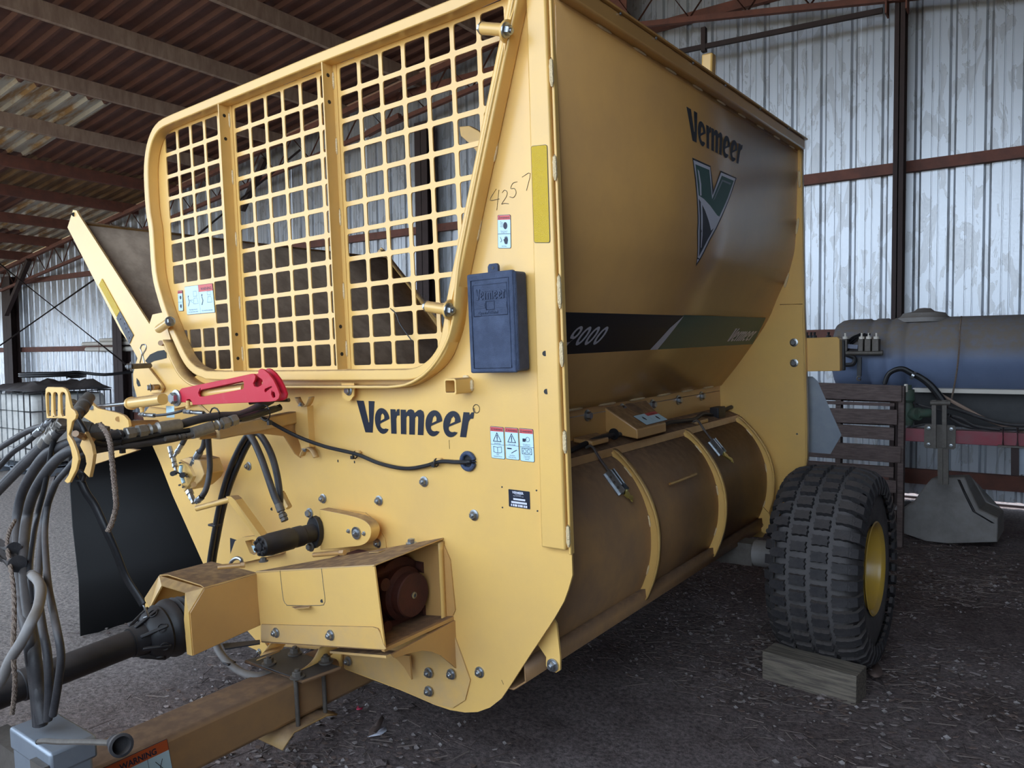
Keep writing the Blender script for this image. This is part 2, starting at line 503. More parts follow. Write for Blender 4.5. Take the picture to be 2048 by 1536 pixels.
def scatter(name, n, make, m, xr, yr, seed, **kw):
    rnd = random.Random(seed); vs = []; fs = []
    for _ in range(n):
        x = rnd.uniform(*xr); y = rnd.uniform(*yr)
        dn = mnoise.noise(Vector((x * .9, y * .9, 5)))
        if rnd.random() > .45 + dn: continue
        v, f = make(rnd); b = len(vs)
        vs += [(x + p[0], y + p[1], p[2]) for p in v]; fs += [tuple(b + i for i in q) for q in f]
    me = bpy.data.meshes.new(name); me.from_pydata(vs, [], fs); me.materials.append(m)
    o = bpy.data.objects.new(name, me); COL.objects.link(o); o['kind'] = 'stuff'; o.parent = floor
    return o


def stick(r):
    L_ = r.uniform(.02, .11); a = r.uniform(0, math.pi); if_ = r.gauss(0, .35); a = .3 + if_ if r.random() < .5 else a
    w = r.uniform(.0008, .0022); t = r.uniform(-.05, .12)
    c, s = math.cos(a), math.sin(a); z = r.uniform(.004, .012)
    p = []
    for e in (-1, 1):
        for dx, dz in ((-w, 0), (w, 0), (0, w * 1.5)):
            p.append((c * e * L_ / 2 - s * dx, s * e * L_ / 2 + c * dx, z + dz + e * t * L_ / 2 * .5))
    return p, [(0, 1, 4, 3), (1, 2, 5, 4), (2, 0, 3, 5), (0, 2, 1), (3, 4, 5)]


def stone(r):
    s = r.choice((.003, .004, .005, .007, .011)) * r.uniform(.7, 1.4); z = .006
    q = [(s * r.uniform(.7, 1.2), 0, z), (0, s * r.uniform(.7, 1.2), z), (-s, 0, z), (0, -s * r.uniform(.7, 1.2), z), (0, 0, z + s * .7), (0, 0, z - s)]
    return q, [(0, 1, 4), (1, 2, 4), (2, 3, 4), (3, 0, 4), (1, 0, 5), (2, 1, 5), (3, 2, 5), (0, 3, 5)]


def chip(r):
    s = r.uniform(.005, .022); a = r.uniform(0, 6.28); z = r.uniform(.004, .012); t = r.uniform(-.3, .4)
    p = []
    for k in range(5):
        b = a + k * 1.2566; rr = s * r.uniform(.5, 1.1)
        p.append((rr * math.cos(b), rr * .6 * math.sin(b), z + rr * t * math.cos(b)))
    return p + [(x, y, z_ - .002) for x, y, z_ in p], [(0, 1, 2, 3, 4), (9, 8, 7, 6, 5)] + [(i, (i + 1) % 5, 5 + (i + 1) % 5, 5 + i) for i in range(5)]


scatter('straw', 14000, stick, STRAW, (-4.5, 2.2), (1.0, 7.5), 1)
scatter('twigs', 9000, stick, TWIG, (-4.5, 2.2), (1.0, 7.5), 5)
scatter('clods', 900, lambda r: ([(p[0] * 2.6, p[1] * 2.6, p[2] * 1.6 - .004) for p in stone(r)[0]], stone(r)[1]), DIRT, (-4.5, 2.2), (1.0, 6.0), 9)
scatter('leaf_litter', 9000, chip, LITTER, (-4.5, 2.2), (1.0, 6.0), 6)
scatter('grit', 15000, stone, PEB, (-4.5, 2.2), (.9, 7.5), 2)
scatter('bark_chips', 16000, chip, LEAF, (-4.5, 2.2), (1.0, 7.5), 3)

# ---- wall sheets
PIT = .3048


def rib_profile():
    """(offset along the sheet, depth) over one pitch"""
    return [(0, 0), (.055, 0), (.058, .007), (.066, .007), (.069, 0), (.118, 0), (.121, .007), (.129, .007), (.132, 0), (.205, 0), (.226, .032), (.254, .032), (.275, 0), (.3048, 0)]


def wall_back():
    root = None
    k = 0; x = -29.9
    base = NB(); box(base, (-30, YW + .06, -.05), (6.5, YW + .12, .02))
    root = struct(obj('wall_back', base, RUSTD))
    while x < 6.3:
        bm = NB(); pr = []
        for r in range(3):
            for q in rib_profile()[(1 if r else 0):]: pr.append((x + r * PIT + q[0], q[1]))
        z0 = .05 + random.uniform(-.01, .01)
        off = random.uniform(0, .004)
        a = [bm.verts.new((p[0], YW + p[1] + off, z0)) for p in pr]
        b = [bm.verts.new((p[0], YW + p[1] + off, min(roofz(p[0]) + .10, 9))) for p in pr]
        for i in range(len(pr) - 1): bm.faces.new([a[i], a[i + 1], b[i + 1], b[i]])
        o = obj('wall_sheet', bm, WALL, root, smooth=0)
        o.location = (0, 0, 0)
        x += 3 * PIT
    return root


wall = wall_back()
# girts (channels) on the inside of the sheets
for zc, h in ((.25, .15), (1.72, .12), (3.42, .11), (5.50, .11)):
    bm = NB()
    xa, xb = (-30, 6.4) if zc < 5 else (-8.9, 1)
    box(bm, (xa, YW - .075, zc - h / 2), (xb, YW - .068, zc + h / 2))
    box(bm, (xa, YW - .068, zc + h / 2 - .006), (xb, YW - .004, zc + h / 2))
    box(bm, (xa, YW - .068, zc - h / 2), (xb, YW - .004, zc - h / 2 + .006))
    obj('girt', bm, RUST, wall, smooth=0)


# posts: I sections
def post(x, w, ztop, y=YW - .20, m=RUSTD):
    bm = NB(); d = .2
    box(bm, (x - w / 2, y - d / 2, -.02), (x + w / 2, y - d / 2 + .01, ztop))
    box(bm, (x - w / 2, y + d / 2 - .01, -.02), (x + w / 2, y + d / 2, ztop))
    box(bm, (x - .005, y - d / 2, -.02), (x + .005, y + d / 2, ztop))
    return obj('post', bm, m, wall, smooth=0)


for (pxa, pxb, py_, top_) in ((3, 20, 600, roofz(-22) - .2), (224, 242, 660, roofz(-16.6) - .2), (829, 853, 300, roofz(-7.7) - .7), (1786, 1807, 300, 5.02)):
    a_, b_ = W(pxa, py_, y=YW - .3).x, W(pxb, py_, y=YW - .3).x
    post((a_ + b_) / 2, b_ - a_, top_)
post(4.5, .13, 4.6)

# ---- roof sheets
roofbase = NB(); bar(roofbase, (-4.3, -2.2, 6.25), (-4.3, YW + .2, 6.25), .35, .02)
ceiling = struct(obj('ceiling', roofbase, ROOF, smooth=0))
rows = int((YW + 2.2) / .9144) + 1
segs = [-30, -24, -18.6, -16.2, -14.0, -11.35, -4.25]
PR = [(0, 0), (.08, 0), (.110, -.045), (.150, -.045), (.18, 0), (.2286, 0)]
for j in range(rows):
    y0 = -2.2 + j * .9144
    for s in range(len(segs) - 1):
        xa, xb = segs[s], segs[s + 1]
        gal = (s == 4 and 4.1 < y0 + .45 < 6.2) or False or (s == 2 and 6.8 < y0 < 8.6) or (s == 1 and y0 > 7.6)
        bm = NB(); A_ = []; B_ = []
        for r in range(4):
            for q in PR[(1 if r else 0):]:
                A_.append(bm.verts.new((xa - .1, y0 + r * .2286 + q[0], roofz(xa - .1) + .15 + q[1] + s * .003)))
                B_.append(bm.verts.new((xb, y0 + r * .2286 + q[0], (6.647 + .131 * xb) + .15 + q[1] + s * .003)))
        for i in range(len(A_) - 1): bm.faces.new([A_[i], A_[i + 1], B_[i + 1], B_[i]])
        obj('roof_sheet', bm, ROOFG if gal else (ROOFH if (s == 3 and y0 > 6.0) or (s == 1 and y0 > 7) else ROOF), ceiling, smooth=0)
    bm = NB(); A_ = []; B_ = []
    for r in range(4):
        for q in PR[(1 if r else 0):]:
            A_.append(bm.verts.new((-4.3, y0 + r * .2286 + q[0], roofz(-4.29) + .15 + q[1])))
            B_.append(bm.verts.new((6.5, y0 + r * .2286 + q[0], roofz(6.5) + .15 + q[1])))
    for i in range(len(A_) - 1): bm.faces.new([A_[i], A_[i + 1], B_[i + 1], B_[i]])
    obj('roof_sheet', bm, ROOF, ceiling, smooth=0)
# purlins: C sections along the barn
for x in (-28.3, -26.7, -25.1, -23.5, -21.9, -20.3, -18.8, -17.25, -15.55, -14.05, -12.4, -10.75, -9.2, -7.65, -6.1, -4.7, -3.6, -2.0, -.4, 1.2, 2.8, 4.4):
    z = roofz(x); bm = NB()
    box(bm, (x + .03, -2.2, z - .10), (x + .037, YW - .05, z + .10))
    box(bm, (x - .035, -2.2, z + .093), (x + .03, YW - .05, z + .10))
    box(bm, (x - .035, -2.2, z - .10), (x + .03, YW - .05, z - .093))
    box(bm, (x - .035, -2.2, z - .10), (x - .029, YW - .05, z - .075))
    obj('purlin', bm, PURL if x > -13 else RUST, ceiling, smooth=0)

# ---- gable truss
tr = NB(); box(tr, (-4.5, YW - .34, 5.3), (-4.1, YW - .33, 6.0))
truss = struct(obj('trim_1', tr, RUST, smooth=0))
YT = YW - .34
left = [(-24.5, 0), (-4.3, 0)]


def ch(a, b, w=.06):
    bm = NB(); bar(bm, a, b, w, w); return bm


obj('top_chord', ch((-26, YT, roofz(-26) - .12), (-4.3, YT, roofz(-4.31) - .12), .08), RUST, truss, smooth=0)
obj('top_chord', ch((-4.3, YT, roofz(-4.31) - .12), (6.3, YT, roofz(6.3) - .12), .08), RUST, truss, smooth=0)
TD = .62
obj('bottom_chord', ch((-21.5, YT, roofz(-21.5) - TD), (-4.3, YT, roofz(-4.31) - TD + .02)), RUST, truss, smooth=0)
obj('bottom_chord', ch((-4.3, YT, 5.50), (3.0, YT, 5.50 - .154 * 7.3)), RUST, truss, smooth=0)
x = -22.0; up = True
while x < -4.5:
    xa, xb = x, x + .42
    za = roofz(xa) - (.14 if up else TD - .02); zb = roofz(xb) - (TD - .02 if up else .14)
    bm = NB(); tube(bm, [(xa, YT, za), (xb, YT, zb)], .013, 6, smooth=False); obj('web_rod', bm, RUST, truss)
    x += .42; up = not up
x = -4.3; up = True
while x < 2.9:
    xa, xb = x, x + .33
    b = lambda q: 5.50 - .154 * (q + 4.3)
    za = roofz(xa) - .14 if up else b(xa) + .02; zb = b(xb) + .02 if up else roofz(xb) - .14
    bm = NB(); tube(bm, [(xa, YT, za), (xb, YT, zb)], .011, 6, smooth=False); obj('web_rod', bm, RUST, truss)
    x += .33; up = not up
# knee struts and rods
bm = NB(); bar(bm, W(1205 - 700 + 500, 175, y=YT - .1), W(1765, 21, y=YT - .05), .04, .05); obj('strut', bm, RUSTD, truss, smooth=0)
bm = NB(); bar(bm, W(1408, 56, y=YT - .06), W(1408, 104, y=YT - .06), .05, .07, up=(0, 1, 0)); obj('strut', bm, RUSTD, truss, smooth=0)
bm = NB(); bar(bm, W(12, 629, y=YT - .1), W(58, 520, y=YT - .1), .1, .1); obj('strut', bm, RUSTD, truss, smooth=0)
bm = NB(); bar(bm, W(484, 420, y=YT - .1), W(530, 318, y=YT - .1), .09, .09); obj('strut', bm, RUSTD, truss, smooth=0)
bm = NB(); bar(bm, W(735, 268, y=YT - .1), W(800, 232, y=YT - .1), .08, .08); obj('strut', bm, RUST, truss, smooth=0)
for dx in (-.09, .09):
    bm = NB(); box(bm, (-1.17 + dx - .008, YT - .06, 4.88), (-1.17 + dx + .008, YT + .10, 5.16)); obj('bracket', bm, RUST, truss, smooth=0)
for a, b in (((0, 528), (262, 737)), ((0, 691), (190, 558)), ((395, 470), (600, 300))):
    bm = NB(); tube(bm, [W(*a, y=YT - .3), W(*b, y=YT - .3)], .018, 6, smooth=False); obj('brace_rod', bm, RUSTD, truss)

# unseen barn front, added to block light: closed right, low boards elsewhere, open above
bm = NB(); x = 2.2
while x < 6.4:
    a = [bm.verts.new((x + q[0], -2.2 - q[1], 0)) for q in PR]; b = [bm.verts.new((x + q[0], -2.2 - q[1], roofz(x) + .1)) for q in PR]
    for i in range(5): bm.faces.new([a[i], a[i + 1], b[i + 1], b[i]])
    x += .2286
wf = struct(obj('wall_front_light_block', bm, RUSTD, smooth=0))
for k in range(6):
    bm = NB(); box(bm, (-30, -2.26, .01 + k * .2), (2.2, -2.22, .19 + k * .2)); obj('light_block_board', bm, WOODG, wf, smooth=0)

# wall on the near right side, out of the picture: closes the barn there
bm = NB(); y = -2.2
while y < YW:
    a = [bm.verts.new((6.4 + q[1], y + q[0], .03)) for q in PR]; b = [bm.verts.new((6.4 + q[1], y + q[0], roofz(6.4) + .1)) for q in PR]
    for i in range(5): bm.faces.new([a[i], a[i + 1], b[i + 1], b[i]])
    y += .2286
struct(obj('wall_right', bm, RUSTD, smooth=0))

# =================================================================== THE MACHINE
mach = empty('bale_processor', mw=MW)
tag(mach, 'big yellow hay bale processor with a mesh front screen and curved tub', 'farm machine')


def F(px, py, y=0.0): return M(px, py, y=y)


def part(name, bm, m, parent=mach, **k): return obj(name, bm, m, parent, **k)


# --- bolts
def bolt_mesh(s=1.0, stud=True):
    bm = NB()
    lathe(bm, (0, 0, 0), (0, 0, 1), [(0, .0155 * s), (.003 * s, .0155 * s), (.004 * s, .012 * s)], 20)
    lathe(bm, (0, 0, .003 * s), (0, 0, 1), [(0, .0105 * s), (.009 * s, .0105 * s), (.0105 * s, .009 * s)], 6)
    if stud: lathe(bm, (0, 0, .01 * s), (0, 0, 1), [(0, .0055 * s), (.007 * s, .0055 * s), (.008 * s, .0045 * s)], 12)
    return bm


_protos = {}


def bolt(p, d=(0, -1, 0), s=1.0, m=ZINC, parent=mach, stud=True):
    key = (round(s, 2), m.name, stud)
    mt = rotm(Vector(p), d)
    if key not in _protos:
        o = obj('bolt', bolt_mesh(s, stud), m, parent); o.matrix_local = mt; _protos[key] = o
    else:
        o = inst('bolt', _protos[key], parent, mt)
    return o


def weld(p0, p1, r=.006, parent=mach):
    p0 = Vector(p0); p1 = Vector(p1); n = 10; bm = NB()
    tube(bm, [p0.lerp(p1, i / n) for i in range(n + 1)], lambda t: r * (.75 + .35 * abs(math.sin(t * 17))) * min(1, .4 + 4 * min(t, 1 - t)), 6, smooth=False)
    return obj('weld_bead', bm, WELD, parent)


TH = .008
# --- front panel (one plate, cut along the screen opening)
lip_px = [(1062, -60), (1037, 68), (1005, 216), (980, 335), (955, 455), (941, 528), (934, 590), (929, 640), (920, 675), (905, 706), (885, 734), (860, 755), (832, 768), (800, 772)]
lip = [F(*p) for p in lip_px]
bl = [F(430, 752), F(398, 748)]
panlip = [F(px - 9, py - (18 if px < 935 else 0)) for px, py in lip_px]
pan = panlip + bl + [F(300, 812), F(285, 830), F(300, 880), F(320, 925), F(345, 990), F(412, 1140), F(440, 1200), F(520, 1290), F(680, 1302), F(683, 1336),
                  F(800, 1380), F(840, 1397), F(870, 1410), F(900, 1420), F(930, 1425), F(955, 1424), F(980, 1415), F(1003, 1397), F(1020, 1372), F(1060, 1310), F(1108, 1238),
                  F(1128, 1203), F(1137, 1178), F(1143, 1150)]
pan[-1] = Vector((.862, 0, pan[-1].z)); pan.append(Vector((.862, 0, .16)))
bm = NB(); plate(bm, pan, (0, TH, 0)); front = part('front_panel', bm, YEL)
# dusty lower yoke plate in front of the panel
yk = [F(540, 1292, y=-.006), F(905, 1262, y=-.006), F(940, 1360, y=-.006), F(930, 1400, y=-.006), F(905, 1416, y=-.006), F(868, 1408, y=-.006), F(800, 1378, y=-.006), F(681, 1334, y=-.006), F(681, 1298, y=-.006)]
bm = NB(); plate(bm, yk, (0, .005, 0)); part('yoke_plate', bm, YELD)
# --- corner channel on the right edge of the panel
zc = F(1082, 1090).z
c1_, c2_ = F(1082, 1090, y=-.022), F(1052, 0, y=-.022)
bm = NB(); plate(bm, [(c1_.x, -.022, zc), (.853, -.022, zc), (.853, -.022, .16), (c2_.x, -.022, .16)], (0, .021, 0))
part('corner_channel', bm, YEL, bevel=.006)
bm = NB(); box(bm, (.856, -.010, F(1140, 1170).z + .1), (.866, .012, .16)); part('edge_bead', bm, YEL, bevel=.003)
for a, b in ((112, 170), (308, 360), (548, 617), (680, 733), (858, 905), (1045, 1090)):
    weld((.862, -.016, F(1125, a).z), (.862, -.016, F(1130, b).z), .007)
for q in ((1090, 707), (1093, 783)):
    bm = NB(); cyl(bm, F(*q, y=-.0235), F(*q, y=-.0215), .0085); part('bolt_hole', bm, BLACK)
# --- lip of the opening
def lip_strip(path, y0, y1, th=.010):
    bm = NB()
    for s in range(2):
        pass
    strip(bm, [(p.x, y0, p.z) for p in path], (0, y1 - y0, 0))
    return bm
lp = spline(lip, 4)
lefts = [F(*p) for p in ((430, 772), (408, 768), (392, 758), (378, 742), (362, 710), (350, 680))]
full = lp + spline(lefts, 4)
part('opening_lip', lip_strip(full, .0, -.062), YEL, solid=.010)
for a, b in (((1044, 40), (1037, 68)), ((1026, 115), (1016, 162)), ((993, 282), (986, 324)), ((961, 436), (951, 486)), ((914, 664), (905, 706))):
    weld(F(a[0] + 1, a[1], y=-.006), F(b[0] + 1, b[1], y=-.006), .007)
# ears with bolts that carry the screen
def ear(c_px, yy, r=.028):
    c = F(*c_px, y=yy)
    i = min(range(len(lp) - 1), key=lambda q: ((lp[q] - c).xz if False else Vector((lp[q].x - c.x, lp[q].z - c.z))).length)
    t = (lp[i + 1] - lp[i]).normalized(); nrm = Vector((-t.z, 0, t.x))
    if nrm.x < 0: nrm = -nrm
    return c, nrm, t


for c_px in ((1007, 60), (893, 619)):
    c, nrm, t = ear(c_px, -.075)
    bm = NB(); out = []
    for k in range(13):
        a = math.pi * k / 12
        out.append(c + t * (.034 * math.cos(a)) + Vector((0, -1, 0)) * (.034 * math.sin(a) - .012))
    out = [c + t * .085 + Vector((0, .02, 0))] + out + [c - t * .085 + Vector((0, .02, 0))]
    plate(bm, out, nrm * .009); part('hinge_ear', bm, YEL, bevel=.001)
    bm = NB(); cyl(bm, c - nrm * .085, c - nrm * .001, .019); part('spacer', bm, YEL)
    bolt(c + nrm * .009, nrm, 1.5); bolt(c - nrm * .085, -nrm, 1.3, stud=False)
# lower ear with bolt
c = F(697, 782, y=-.02)
bm = NB(); plate(bm, [F(683, 766, y=-.03), F(708, 766, y=-.03), F(708, 780, y=-.03), F(707, 792, y=-.03), F(700, 802, y=-.03), F(692, 802, y=-.03), F(685, 794, y=-.03), F(683, 780, y=-.03)], (0, .006, 0))
part('hinge_ear', bm, YEL); bolt(F(698, 781, y=-.03), (0, -1, 0), 1.25, stud=False)

# --- screen: door frame, stiffeners, perforated plate
cen_px = [(1040, -45), (905, 9), (620, 122), (345, 236), (318, 250), (303, 272), (294, 305), (291, 350), (295, 420), (301, 460), (307, 544), (318, 592), (334, 640), (355, 690), (370, 720), (386, 738),
          (405, 747), (430, 751), (615, 751), (800, 751), (835, 745), (862, 728), (882, 700), (892, 665), (899, 620), (908, 565), (1012, 60), (1034, -45)]
cen = [F(*p, y=-.057) for p in cen_px]
FW, FD = .040, .055


def ring_box(path, w, y0, y1):
    """rectangular section ring along a closed path in the xz plane"""
    bm = NB(); n = len(path); rings = []
    for i, p in enumerate(path):
        a = (path[i] - path[i - 1]); b = (path[(i + 1) % n] - path[i]); a.normalize(); b.normalize(); t = (a + b).normalized()
        nr = Vector((-t.z, 0, t.x)); k = w / 2 / max(.5, nr.dot(Vector((-a.z, 0, a.x))))
        q = [p + nr * k, p - nr * k]
        rings.append([bm.verts.new((q[0].x, y0, q[0].z)), bm.verts.new((q[1].x, y0, q[1].z)), bm.verts.new((q[1].x, y1, q[1].z)), bm.verts.new((q[0].x, y1, q[0].z))])
    for i in range(n):
        a, b = rings[i], rings[(i + 1) % n]
        for k in range(4): bm.faces.new([a[k], a[(k + 1) % 4], b[(k + 1) % 4], b[k]])
    return bm


# smooth the corners
cs = [cen[0], cen[1], cen[2]] + spline(cen[3:19], 3)[0:] + spline(cen[19:27], 3)[1:] + [cen[27]]
screen = part('front_screen', ring_box(cs, FW, -.057, -.002), YEL, bevel=.005)
U = .115; DV = .9076 * U


def clip_poly(poly, clip):
    """Sutherland Hodgman, both lists of (x, z); clip counter clockwise"""
    out = poly
    for i in range(len(clip)):
        a = clip[i]; b = clip[(i + 1) % len(clip)]
        ins = lambda p: (b[0] - a[0]) * (p[1] - a[1]) - (b[1] - a[1]) * (p[0] - a[0]) >= -1e-9
        inp = out; out = []
        for j in range(len(inp)):
            p, q = inp[j - 1], inp[j]
            ip, iq = ins(p), ins(q)
            if ip != iq:
                d1 = (b[0] - a[0]) * (p[1] - a[1]) - (b[1] - a[1]) * (p[0] - a[0]); d2 = (b[0] - a[0]) * (q[1] - a[1]) - (b[1] - a[1]) * (q[0] - a[0])
                t = d1 / (d1 - d2); out.append((p[0] + (q[0] - p[0]) * t, p[1] + (q[1] - p[1]) * t))
            if iq: out.append(q)
        if not out: return []
    return out


hull = [(p.x, p.z) for p in cs]
ar = sum(hull[i - 1][0] * hull[i][1] - hull[i][0] * hull[i - 1][1] for i in range(len(hull)))
if ar < 0: hull.reverse()
# drop concave points so the clip region is convex
def convex(h):
    h = sorted(set((round(a, 5), round(b, 5)) for a, b in h)); lo = []
    cr = lambda o, a, b: (a[0] - o[0]) * (b[1] - o[1]) - (a[1] - o[1]) * (b[0] - o[0])
    for p in h:
        while len(lo) > 1 and cr(lo[-2], lo[-1], p) <= 0: lo.pop()
        lo.append(p)
    up = []
    for p in reversed(h):
        while len(up) > 1 and cr(up[-2], up[-1], p) <= 0: up.pop()
        up.append(p)
    return lo[:-1] + up[:-1]


hull = convex(hull)
bm = NB()
BW = .0175
for ci in range(-14, 8):
    for rj in range(-3, 12):
        x0, x1 = ci * U, (ci + 1) * U; z1, z0 = -rj * DV, -(rj + 1) * DV
        if x0 < -12.9 * U or (ci < -9 and 6 <= rj <= 7):
            if ci < -13: continue
            solid = True
        else: solid = False
        if rj == 10: z0 -= .012
        cell = [(x0, z0), (x1, z0), (x1, z1), (x0, z1)]
        if solid:
            polys = [cell]
        else:
            hx0, hx1, hz0, hz1 = x0 + BW / 2, x1 - BW / 2, z0 + BW / 2, z1 - BW / 2
            if rj == -3: continue
            r = .009; hole = []
            for (cx, cz, a0) in ((hx1 - r, hz1 - r, 0), (hx0 + r, hz1 - r, 90), (hx0 + r, hz0 + r, 180), (hx1 - r, hz0 + r, 270)):
                for k in range(4):
                    a = math.radians(a0 + 30 * k); hole.append((cx + r * math.cos(a), cz + r * math.sin(a)))
            co = [(x1, z1), (x0, z1), (x0, z0), (x1, z0)]
            polys = []
            for q in range(4):
                h = hole[q * 4:q * 4 + 4]
                for k in range(3): polys.append([co[q], h[k + 1], h[k]])
                nh = hole[(q * 4 + 4) % 16]
                polys.append([co[q], co[(q + 1) % 4], nh, h[3]])
        for p in polys:
            if rj >= 10 and False: continue
            s = sum(p[i - 1][0] * p[i][1] - p[i][0] * p[i - 1][1] for i in range(len(p)))
            if s < 0: p = p[::-1]
            c2 = clip_poly(p, hull)
            if len(c2) >= 3:
                try: bm.faces.new([bm.verts.new((a, 0, b)) for a, b in c2])
                except ValueError: pass
bmesh.ops.remove_doubles(bm, verts=bm.verts, dist=.0004)
for f in bm.faces: f.normal_update()
part('mesh_plate', bm, YEL, screen, smooth=0, solid=.005)
# vertical stiffeners: flat bars on edge
for ci, zt in ((-7, F(447, 212).z), (-1, F(655, 128).z)):
    xx = ci * U - .028; zb = F(560, 741).z
    bm = NB(); box(bm, (xx - .003, -.055, zb), (xx + .003, -.003, zt + .0)); st = part('stiffener', bm, YEL, screen)
    bm = NB(); box(bm, (xx + .003, -.006, zb), (xx + .022, -.003, zt)); part('stiffener', bm, YEL, screen)
    for fz in (.05, .135, .86, .95):
        z = zt + (zb - zt) * fz
        bm = NB(); cyl(bm, (xx + .0031, -.03, z), (xx + .0038, -.03, z), .0075); part('rivet_hole', bm, BLACK, screen)
    for fz in (.06, .27, .5, .74, .93):
        z = zt + (zb - zt) * fz; p0 = Vector((xx + .006, -.007, z + .03)); p1 = Vector((xx + .006, -.007, z - .035))
        w_ = weld(p0, p1, .005, screen)
# cable tie caught on the mesh
bm = NB(); tube(bm, [F(781, 617, y=-.01), F(792, 628, y=-.02), F(800, 648, y=-.02), (F(823, 681, y=-.012))], .0022, 6); part('cable_tie', bm, HOSEN, screen)


# --- decals helper on the flat panel
def quad(name, corners, m, parent, th=.0012):
    c = [Vector(q) for q in corners]
    n = (c[1] - c[0]).cross(c[3] - c[0]).normalized()
    if n.y > 0: n = -n
    bm = NB(); plate(bm, c, n * th); return obj(name, bm, m, parent, smooth=0)


def rquad(o, ex, ez, x0, z0, x1, z1, r, y=0.0):
    pts = []
    for cx, cz, a0 in ((x1 - r, z1 - r, 0), (x0 + r, z1 - r, 90), (x0 + r, z0 + r, 180), (x1 - r, z0 + r, 270)):
        for k in range(4):
            a = math.radians(a0 + 30 * k); pts.append(o + ex * (cx + r * math.cos(a)) + ez * (cz + r * math.sin(a)))
    return pts


class Sheet:
    """flat sticker: local metres (u to the right, v up) on a plane"""
    def __init__(s, p_tl, p_tr, p_bl, name, m, parent, lift=.0015, margin=0, corner=.004, nrm=(0, -1, 0)):
        s.o = Vector(p_bl); s.ex = (Vector(p_tr) - Vector(p_tl)); s.w = s.ex.length; s.ex.normalize()
        s.ez = (Vector(p_tl) - Vector(p_bl)); s.h = s.ez.length; s.ez.normalize(); s.n = Vector(nrm).normalized(); s.k = lift
        bm = NB(); plate(bm, [p + s.n * (lift - .0007) for p in rquad(s.o, s.ex, s.ez, -.0015, -.0015, s.w + .0015, s.h + .0015, corner + .001)], s.n * .0004)
        s.base = obj(name, bm, LINK, parent, smooth=0)
        if m is not None:
            s.rect(0, 0, s.w, s.h, m, 'label_face', corner)

    def P(s, u, v): return s.o + s.ex * u + s.ez * v + s.n * s.k

    def rect(s, u0, v0, u1, v1, m, name='print', r=0.0):
        s.k += .00025
        bm = NB()
        if r: vs = [bm.verts.new(p + s.n * s.k) for p in rquad(s.o, s.ex, s.ez, u0, v0, u1, v1, r)]
        else: vs = [bm.verts.new(s.P(*q)) for q in ((u0, v0), (u1, v0), (u1, v1), (u0, v1))]
        bm.faces.new(vs); return obj(name, bm, m, s.base, smooth=0)

    def poly(s, pts, m, name='pictogram'):
        s.k += .0001
        vs, fs = poly_tris([(pts, [])]); bm = NB(); flat_mesh(bm, vs, fs, s.P); return obj(name, bm, m, s.base, smooth=0)

    def line(s, pts, w, m=LINK, name='pictogram', closed=False):
        s.k += .0001
        bm = NB(); q = pts + ([pts[0]] if closed else [])
        for a, b in zip(q, q[1:]):
            dx, dy = b[0] - a[0], b[1] - a[1]; L_ = math.hypot(dx, dy) or 1; nx_, ny_ = -dy / L_ * w / 2, dx / L_ * w / 2
            ex_, ey_ = dx / L_ * w / 3, dy / L_ * w / 3
            bm.faces.new([bm.verts.new(s.P(a[0] + nx_ - ex_, a[1] + ny_ - ey_)), bm.verts.new(s.P(a[0] - nx_ - ex_, a[1] - ny_ - ey_)), bm.verts.new(s.P(b[0] - nx_ + ex_, b[1] - ny_ + ey_)), bm.verts.new(s.P(b[0] + nx_ + ex_, b[1] + ny_ + ey_))])
        return obj(name, bm, m, s.base, smooth=0)

    def text(s, t, u, v, size, m=LINK, bold=.0, sx=1.0, centre=True, fit=None):
        s.k += .0001
        vs, fs = text_tris(t, 1.0, bold, 1.0)
        if not vs: return
        wd = max(a for a, b in vs); k = size * sx
        if fit and wd * k > fit: k = fit / wd
        off = -wd * k / 2 if centre else 0
        bm = NB(); flat_mesh(bm, [(u + off + a * k, v + b * size) for a, b in vs], fs, s.P); return obj('lettering', bm, m, s.base, smooth=0)


def tri_sign(s, cx, cy, r, m=LINK):
    s.line([(cx - r, cy - r * .75), (cx + r, cy - r * .75), (cx, cy + r)], r * .14, m, closed=True)
    s.line([(cx, cy + r * .5), (cx, cy - r * .2)], r * .2, m); s.line([(cx, cy - r * .4), (cx, cy - r * .52)], r * .2, m)


def person_hit(s, cx, cy, r):
    s.poly([(cx + .35 * r + a * r * .55, cy + b * r * .75) for a, b in _ell(0, 0, 1, 1, 0, 345, 14)], LINK)
    for k in range(4): s.line([(cx - r, cy + r * (.9 - .35 * k)), (cx - .25 * r, cy + r * (.55 - .25 * k))], r * .07)


def hand(s, cx, cy, r, m=LINK):
    s.poly([(cx - .3 * r, cy - r), (cx + .35 * r, cy - r), (cx + .6 * r, cy), (cx + .5 * r, cy + .5 * r), (cx + .3 * r, cy + 1. * r), (cx + .1 * r, cy + .55 * r), (cx, cy + 1.1 * r), (cx - .2 * r, cy + .55 * r), (cx - .35 * r, cy + r), (cx - .45 * r, cy + .3 * r), (cx - .8 * r, cy + .1 * r)], m)


def small_head(s, col=LRED):
    s.rect(.0005, s.h * .86, s.w - .0005, s.h - .0005, col, 'label_header')
    s.line([(s.w * .07, s.h * .89), (s.w * .19, s.h * .89), (s.w * .13, s.h * .965)], .0012, closed=True)
    s.text('WARNING', s.w * .58, s.h * .895, s.h * .075, bold=.02, fit=s.w * .74)


